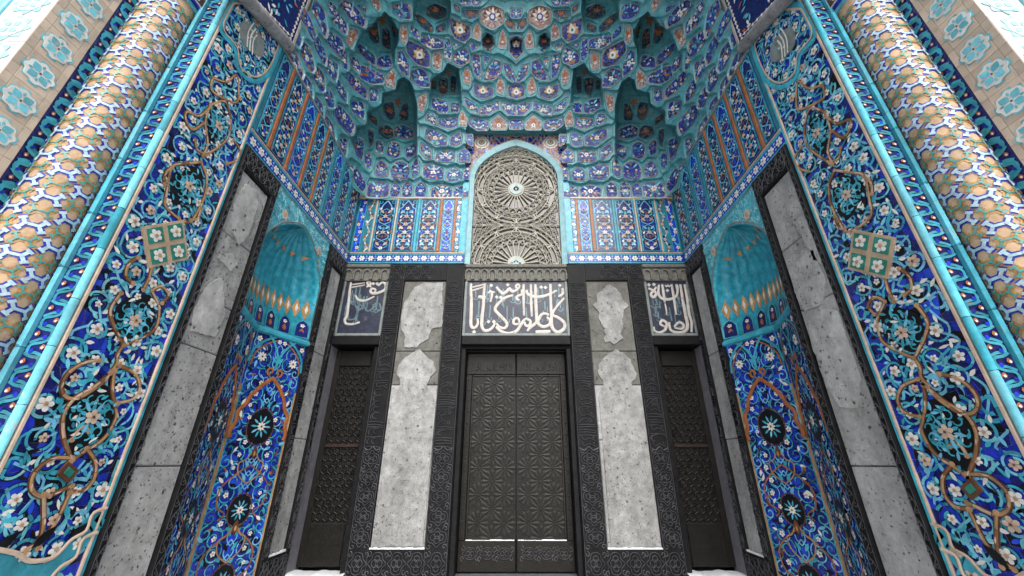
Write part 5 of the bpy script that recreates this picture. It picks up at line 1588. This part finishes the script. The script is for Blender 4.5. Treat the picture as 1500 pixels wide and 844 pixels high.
RAW = '''1b 240,10 310,90 320,230 300,300 255,190 215,80|1b 155,75 200,160 230,280 205,330 160,230 120,140|1b 95,220 125,300 90,385 55,320|1b 40,420 95,470 125,600 90,680 40,590 5,500
1b 155,355 205,420 215,560 190,590 140,500 120,400|1b 260,295 300,370 320,470 295,530 250,430 225,350|1b 365,265 460,340 450,470 385,420 335,340|1b 375,20 410,60 390,130 360,110 350,50|1b 415,90 490,190 475,280 380,180
1b 490,10 560,50 635,160 615,215 520,150 445,50|1b 580,40 655,60 645,105|1p 520,235 600,260 560,330 520,390 490,340|1b 345,490 425,530 390,670 330,580|1b 165,625 210,700 200,800 170,830 120,720
1b 265,555 310,620 300,740 270,750 225,640|1b 345,720 385,790 380,880 330,880 315,780|1b 435,650 490,760 480,840 440,800 410,720|1b 520,590 655,740 640,810 540,720 495,640|1b 700,745 760,740 745,830 680,830
1b 620,550 680,560 795,620 785,680 690,685 610,640|1p 820,640 880,570 900,620 885,725 820,705|1b 540,470 590,490 605,560 580,590 535,540|1b 600,360 650,400 720,460 715,530 660,500 600,420|1b 760,480 850,455 860,550 740,555
1d 690,210 750,190 755,340 720,350 680,300|1d 800,240 850,260 850,400 785,380|1d 870,200 915,240 905,310 880,300|1b 890,45 1015,40 1012,155 940,150 885,100|1p 705,0 765,0 770,60 745,90 710,40|1b 465,435 500,430 490,570 462,560
1b 925,440 960,425 1005,530 1000,630 925,560|1p 945,225 990,215 990,330 960,365 935,300|2d 110,110 160,135 240,210 235,265 170,240 110,160|2b 75,210 130,250 140,330 100,300 70,260|2d 275,220 350,185 350,250 280,270
2d 210,60 275,35 350,70 345,140 270,160 200,120|2b 160,300 325,325 325,395 230,400 155,350|2g 50,340 190,410 215,470 205,550 120,530 40,430|2p 255,440 325,430 310,580 245,555|2b 80,590 150,570 190,600 215,680 210,715 140,710 80,650
2p 130,800 200,770 190,850 165,925 130,900|2g 400,150 470,190 545,220 545,300 500,345 430,310 400,230|2b 350,330 390,330 400,430 390,500 345,470|2b 415,350 480,370 425,405|2b 430,450 520,390 545,460 540,510 480,540 415,510
2d 500,85 560,80 625,85 620,140 560,160 505,145|2d 420,20 470,60 470,110 430,90|2f 650,90 740,55 820,90 825,180 740,240 655,190|2p 615,190 645,240 635,335 580,310 585,240|2d 690,270 750,310 755,390 710,430 655,380 660,300
2p 820,240 855,310 850,400 790,390 800,310|2b 580,460 635,460 640,650 590,600 575,520|2b 665,460 715,480 680,560|2b 750,500 800,520 800,600 760,650 670,665 700,590|2b 550,350 625,370 575,430|2p 530,550 560,600 555,700 505,680 495,610
2g 590,690 650,720 735,720 730,790 660,815 600,780|2p 800,630 840,700 825,780 770,750 780,690|2b 835,530 880,540 925,650 920,690 850,620|2g 880,325 935,305 990,325 990,420 935,490 880,420|2b 895,75 975,75 975,150 895,150|2d 850,140 925,190 925,240 880,240 845,200
2g 875,705 995,705 995,790 935,815 880,795|2b 465,0 560,0 555,50 490,40|2b 570,0 650,0 620,50 580,50|4b 510,20 610,90 620,150 540,110|2d 300,650 370,650 365,760 320,790 300,740|2d 400,630 440,640 430,770 395,760|2d 240,670 280,660 270,740 240,730
4b 250,25 330,40 370,80 360,150 290,130 245,90|4b 400,60 465,60 455,135 400,145|4b 205,150 260,150 280,230 260,250 200,200|4b 310,190 440,185 440,250 380,275 305,245|4p 490,120 530,180 520,260 465,245 470,170|4b 560,190 695,205 695,290 620,290 555,245
4b 650,95 780,55 780,110 700,155 645,160|4b 820,55 925,75 925,165 880,160 825,110|4p 790,160 855,220 850,285 735,285 730,210|4b 885,200 985,200 985,285 885,280|4b 200,280 260,290 355,350 350,415 250,400 195,340|4b 400,340 470,300 480,350 470,410 390,410
4b 530,320 575,320 575,420 540,400 525,360|4b 155,395 230,440 235,520 200,520 150,460|4b 290,470 370,450 415,470 415,550 280,545|4b 465,470 510,435 550,480 550,555 465,545|4b 30,430 110,395 105,480 50,525 25,490|3b 865,620 895,560 940,545 995,575 1005,640 985,690 880,690
4b 75,580 110,520 130,560 125,660 75,670|4b 180,580 250,570 325,610 325,700 180,680|4b 370,640 420,590 475,640 470,700 370,705|4b 505,610 548,600 545,695 505,690|4b 110,750 150,705 190,760 185,835 105,830|4b 245,760 330,735 400,770 395,844 240,844
4b 425,770 480,740 540,770 535,840 425,840|4b 0,740 40,710 75,750 70,840 0,835|3b 250,10 300,80 290,190 270,220 215,110|3b 410,90 460,100 550,230 510,315 400,180|3b 545,55 630,60 635,130 620,190 540,130|3b 335,165 385,250 390,350 370,390 305,260
3b 450,360 505,365 470,500 430,440|3b 590,355 640,380 610,530 560,480 565,390|3d 680,150 740,190 740,250 690,200|3d 680,280 720,290 710,390 680,420 675,330|3b 740,380 770,370 800,420 780,490 735,470|3b 840,410 880,385 930,410 925,500 870,520 830,490
3d 775,260 840,250 880,290 870,340 820,360 760,310|3b 895,270 950,245 1035,280 1035,350 950,350 895,330|3b 650,500 690,470 700,530 690,590 645,590|3b 735,600 780,535 830,590 825,660 770,670 735,650|3d 810,70 880,60 890,170 850,200 810,150
3d 930,150 960,80 1000,70 1000,200 935,200|3b 555,620 600,620 650,740 620,790 560,720|3b 680,740 760,715 835,730 830,835 665,835|3b 860,770 895,710 935,760 925,830 855,830|3b 505,560 550,580 545,650'''
PAN = []
SCZ = 5.629
for item in RAW.replace('\n', '|').split('|'):
    hd, *pt = item.split(' ')
    o_ = OFF[int(hd[0])]
    pl = np.array([(o_[0] + float(p.split(',')[0]) / SCZ, o_[1] + float(p.split(',')[1]) / SCZ) for p in pt])
    PAN.append((hd[1], pl))
# the tiers go on above the picture's edge
for k, pl in list(PAN):
    if 6 < pl[:, 1].mean() < 75 and pl[:, 0].mean() > 440: PAN.append((k, np.stack([pl[:, 0] + (756 - pl[:, 0]) * .12, -pl[:, 1] * 1.15 - 4], 1)))
NICHES = [([(514, 207), (518, 193), (519, 184), (534, 182), (539, 163), (557, 152), (560, 136), (578, 131), (582, 117), (590, 113), (601, 121), (608, 138), (611, 155), (611, 240), (596, 262), (560, 275), (530, 250)], 1.05, 165, 262),
          ([(626, 168), (627, 150), (629, 135), (632, 115), (648, 105), (655, 93), (672, 101), (675, 124), (677, 150), (676, 172)], .75, 118, 170),
          ([(512, 112), (514, 90), (516, 72), (523, 58), (531, 45), (547, 37), (560, 16), (576, 28), (585, 45), (580, 70), (578, 100), (566, 112)], .85, 50, 112),
          ([(603, 58), (603, 30), (606, 5), (612, -25), (632, -45), (656, -25), (661, 0), (660, 30), (655, 58)], .8, 0, 58),
          ([(706, 70), (706, 56), (713, 47), (722, 52), (725, 65), (718, 78)], .35, 55, 80),
          ([(746, 78), (746, 58), (756, 52), (766, 58), (766, 78), (756, 90)], .35, 60, 90)]
def sstep(x): x = np.clip(x, 0, 1); return x * x * (3 - 2 * x)
CEN = np.array([p.mean(0) for _, p in PAN]); HGT = np.array([max(6, np.ptp(p[:, 1])) * .5 for _, p in PAN])
def v_disp(xy):
    """(height towards the inside, set-back away from the viewer's side, nearest cell)"""
    N = len(xy)
    best = np.full(N, 1e9); sec = np.full(N, 1e9); bi = np.zeros(N, int); si = np.zeros(N, int)
    for i, (k, pl) in enumerate(PAN):
        near = (np.abs(xy[:, 0] - CEN[i, 0]) < 70) & (np.abs(xy[:, 1] - CEN[i, 1]) < 70)
        idx = np.nonzero(near)[0]
        if len(idx) == 0: continue
        d_ = sdp(xy[idx], pl)
        b0 = best[idx]; s0 = sec[idx]
        lt = d_ < b0
        sec[idx] = np.where(lt, b0, np.minimum(s0, d_)); si[idx] = np.where(lt, bi[idx], np.where(d_ < s0, i, si[idx]))
        best[idx] = np.where(lt, d_, b0); bi[idx] = np.where(lt, i, bi[idx])
    def val(i, d_):
        tilt = np.clip((xy[:, 1] - CEN[i, 1]) / HGT[i], -1.4, 1.4)
        return .034 * tilt + .030 * sstep((d_ + .2 - 1.6) / 1.2) - .018
    va, vb = val(bi, best), val(si, np.minimum(sec, 8))
    w = .5 + .5 * sstep((sec - best) / 1.2)
    h = va * w + vb * (1 - w)
    far = best > 14
    h = np.where(far, 0.0, h)
    ry = np.zeros(N)
    for pl, dep, y0, y1 in NICHES:
        d_ = -sdp(xy, pl)
        ry = np.maximum(ry, dep * sstep(d_ / 5.0) ** .8 * (1 - sstep((xy[:, 1] - y0) / (y1 - y0))))
    return h, ry, bi, best
def v_surface(P, lift=0.0):
    xy = v_proj(P)
    xy[:, 0] = np.minimum(xy[:, 0], 2 * CX0 - xy[:, 0])
    h, ry, bi, best = v_disp(xy)
    h = h * sstep((P[:, 2] - 6.12) / .4)
    Nn = v_normal(P)
    dr_ = P / np.linalg.norm(P, axis=1, keepdims=True)
    return P + Nn * (h + lift)[:, None] + dr_ * ry[:, None] if np.ndim(h + lift) else P, bi, best
NU, NZ = 430, 340
w_ = np.linspace(0, 1, NU + 1) * (VA + VB)
px_ = np.where(w_ < VB, -VA, -VA + (w_ - VB)); py_ = np.where(w_ < VB, w_, VB)
phi = np.arctan2(py_, -px_)
zl = VZ - .02 + (12.05 - VZ) * (np.linspace(0, 1, NZ + 1) ** 1.25)
G = np.zeros((NZ + 1, NU + 1, 3))
for j, z in enumerate(zl):
    za_ = np.array([z]); r = v_r(za_)[0]; n = v_n(za_)[0]
    c_, s_ = np.cos(phi) / VA, np.sin(phi) / VB
    rho = (np.abs(c_) ** n + np.abs(s_) ** n) ** (-1 / n) * r
    G[j, :, 0] = -rho * np.cos(phi); G[j, :, 1] = VY + rho * np.sin(phi); G[j, :, 2] = z
G[:, -1, 0] = 0.0
flat = G.reshape(-1, 3)
D3, BI, BEST = v_surface(flat.copy(), np.zeros(len(flat)))
D3[np.isclose(flat[:, 0], 0), 0] = 0.0
vault = thing('muqarnas_vault', 'turquoise stalactite half dome of scooped tiled cells over the recess', 'vault')
cellf = {}
W1 = NU + 1
for j in range(NZ):
    for i in range(NU):
        a = j * W1 + i
        m = flat[a]
        if abs(m[0]) < 1.34 and flat[a + W1][2] < 8.26: continue
        cellf.setdefault(int(BI[a]) if BEST[a] < 69 else -1, []).append((a, a + 1, a + W1 + 1, a + W1))
def cell_mesh(name, faces, mirror, both=False):
    ids = {}; vs = []; fs = []
    for sgn in ((1, -1) if both else ((-1,) if mirror else (1,))):
        for f in faces:
            q = []
            for k in f:
                key = (k, sgn if flat[k][0] != 0 else 1)
                if key not in ids:
                    ids[key] = len(vs); p = D3[k]; vs.append((p[0] * sgn, p[1], p[2]))
                q.append(ids[key])
            fs.append(q if sgn > 0 else q[::-1])
    me = bpy.data.meshes.new(name); me.from_pydata(vs, [], fs); me.materials.append(MATS['vault']); me.update()
    return me
RIM = {'b': 'rimpale', 'd': 'teal', 'p': 'rimaqua', 'g': 'rimpale', 'f': 'rimpale'}
tile('rimpale', (.25, .235, .245), .4, .25)
tile('rimaqua', (.18, .40, .44), .35, .25)
def panel_builder(kind, pl, seed):
    rng = random.Random(seed)
    pts = []
    n0 = len(pl); c = pl.mean(0)
    ring = []
    for i in range(n0):
        for k in range(4):
            a, b_ = pl[i], pl[(i + 1) % n0]
            ring.append(a + (b_ - a) * k / 4)
    ring = np.array(ring)
    # soften corners a little
    ring = .5 * ring + .25 * (np.roll(ring, 1, 0) + np.roll(ring, -1, 0))
    n = len(ring)
    lev = [1.27, 1.19, 1.09, .68, .34]
    P2 = np.concatenate([c + (ring - c) * l for l in lev] + [c[None]])
    S = v_hit(P2)
    D_, _, _ = v_surface(S, np.full(len(S), .016))
    q = MB()
    # local frame for the ornament
    cen = D_[-1]; nn = v_normal(S)[-1]
    up = np.array([0, 0, 1.0]) - nn * nn[2]; up /= np.linalg.norm(up) + 1e-9; rt = np.cross(up, nn)
    def uv(p): dd = p - cen; return (float(dd @ rt), float(dd @ up))
    V = [q.vert(p, uv(p)) for p in D_]
    mm = 'mosaic_' + {'b': 'b', 'd': 'd', 'p': 'p', 'g': 'g', 'f': 'p'}[kind]
    for l in range(4):
        for i in range(n):
            q.face([V[l * n + i], V[l * n + (i + 1) % n], V[(l + 1) * n + (i + 1) % n], V[(l + 1) * n + i]], ('ridge', RIM[kind], mm, mm)[l])
    for i in range(n): q.face([V[4 * n + i], V[4 * n + (i + 1) % n], V[-1]], mm)
    loc = np.array([uv(p) for p in D_[:n]])
    wd = np.ptp(loc[:, 0]); ht = np.ptp(loc[:, 1]); sz = min(wd, ht)
    M = lambda u, v, h: tuple(cen + rt * u + up * v + nn * (h + .004))
    if kind == 'p':
        q.leaf(M, (0, -ht * .18), PI / 2, ht * .48, wd * .30, .004, 'terra'); q.disc(M, (0, -ht * .10), sz * .11, .012, 'white', 8); q.disc(M, (0, -ht * .10), sz * .04, .016, 'navy', 6)
    elif kind == 'g':
        for i in range(8): q.leaf(M, (0, 0), i * PI / 4, sz * .34, sz * .2, .006, 'ochre' if i % 2 else 'cream')
        q.disc(M, (0, 0), sz * .17, .014, 'white', 10); q.disc(M, (0, 0), sz * .07, .018, 'green', 6)
    elif kind == 'f':
        q.disc(M, (0, 0), sz * .40, .004, 'brown', 20)
        for i in range(12): q.leaf(M, (0, 0), i * PI / 6, sz * .38, sz * .13, .008, 'white' if i % 2 else 'pink')
        q.disc(M, (0, 0), sz * .15, .014, 'cobaltmid', 10); q.disc(M, (0, 0), sz * .09, .018, 'white', 8)
    elif kind == 'b' and sz > .12:
        if rng.random() < .55: q.flower(M, (0, rng.uniform(-.12, .1) * ht), sz * .15, .006, rng.choice((5, 6)))
        for s in (-1, 1):
            q.leaf(M, (s * wd * .10, ht * .08), PI / 2 - s * .8, sz * .30, sz * .09, .005, rng.choice(('sky', 'turq', 'sky')))
            q.leaf(M, (s * wd * .10, -ht * .10), -PI / 2 + s * .8, sz * .28, sz * .09, .005, rng.choice(('terra', 'turq', 'white')))
            q.disc(M, (s * wd * .22, -ht * .02), sz * .06, .006, rng.choice(('white', 'cream', 'terra')), 6)
    elif kind == 'd':
        for i in range(5): q.leaf(M, (0, -ht * .05), PI / 2 + (i - 2) * .8, sz * .3, sz * .09, .005, 'terra')
    return q
for i, (kind, pl) in enumerate(PAN):
    centre = pl[:, 0].max() > 757
    for mirror in ((False,) if centre else (False, True)):
        fc = cellf.get(i, [])
        if not fc: continue
        o = bpy.data.objects.new('cell', cell_mesh('cell', fc, mirror, centre)); COL.objects.link(o); o.parent = vault
        q = panel_builder(kind, pl, i)
        if mirror: q.v = [(-x, y, z) for x, y, z in q.v]
        q.build('tile_panel', o)
if cellf.get(-1):
    o = bpy.data.objects.new('vault_shell', cell_mesh('vault_shell', cellf[-1], False, True)); COL.objects.link(o); o.parent = vault
# orange stars in the hollows
for (x, y) in ((561, 30), (655, 105), (583, 150)):
    p = v_hit(np.array([[x, y]], float)); d_, _, _ = v_surface(p, np.array([.03]))
    nn = Vector(v_normal(p)[0]); c0 = Vector(d_[0])
    up = (Vector((0, 0, 1)) - nn * nn.z).normalized(); rt = up.cross(nn)
    for s in (-1, 1):
        q = MB(); M = lambda u, v, h: tuple(Vector(((c0 + rt * u + up * v + nn * h).x * (1 if s < 0 else -1), (c0 + rt * u + up * v + nn * h).y, (c0 + rt * u + up * v + nn * h).z)))
        for k in range(5): q.leaf(M, (0, 0), PI / 2 + k * 2 * PI / 5, .13, .05, .0, 'terra', .01)
        q.build('star', vault)
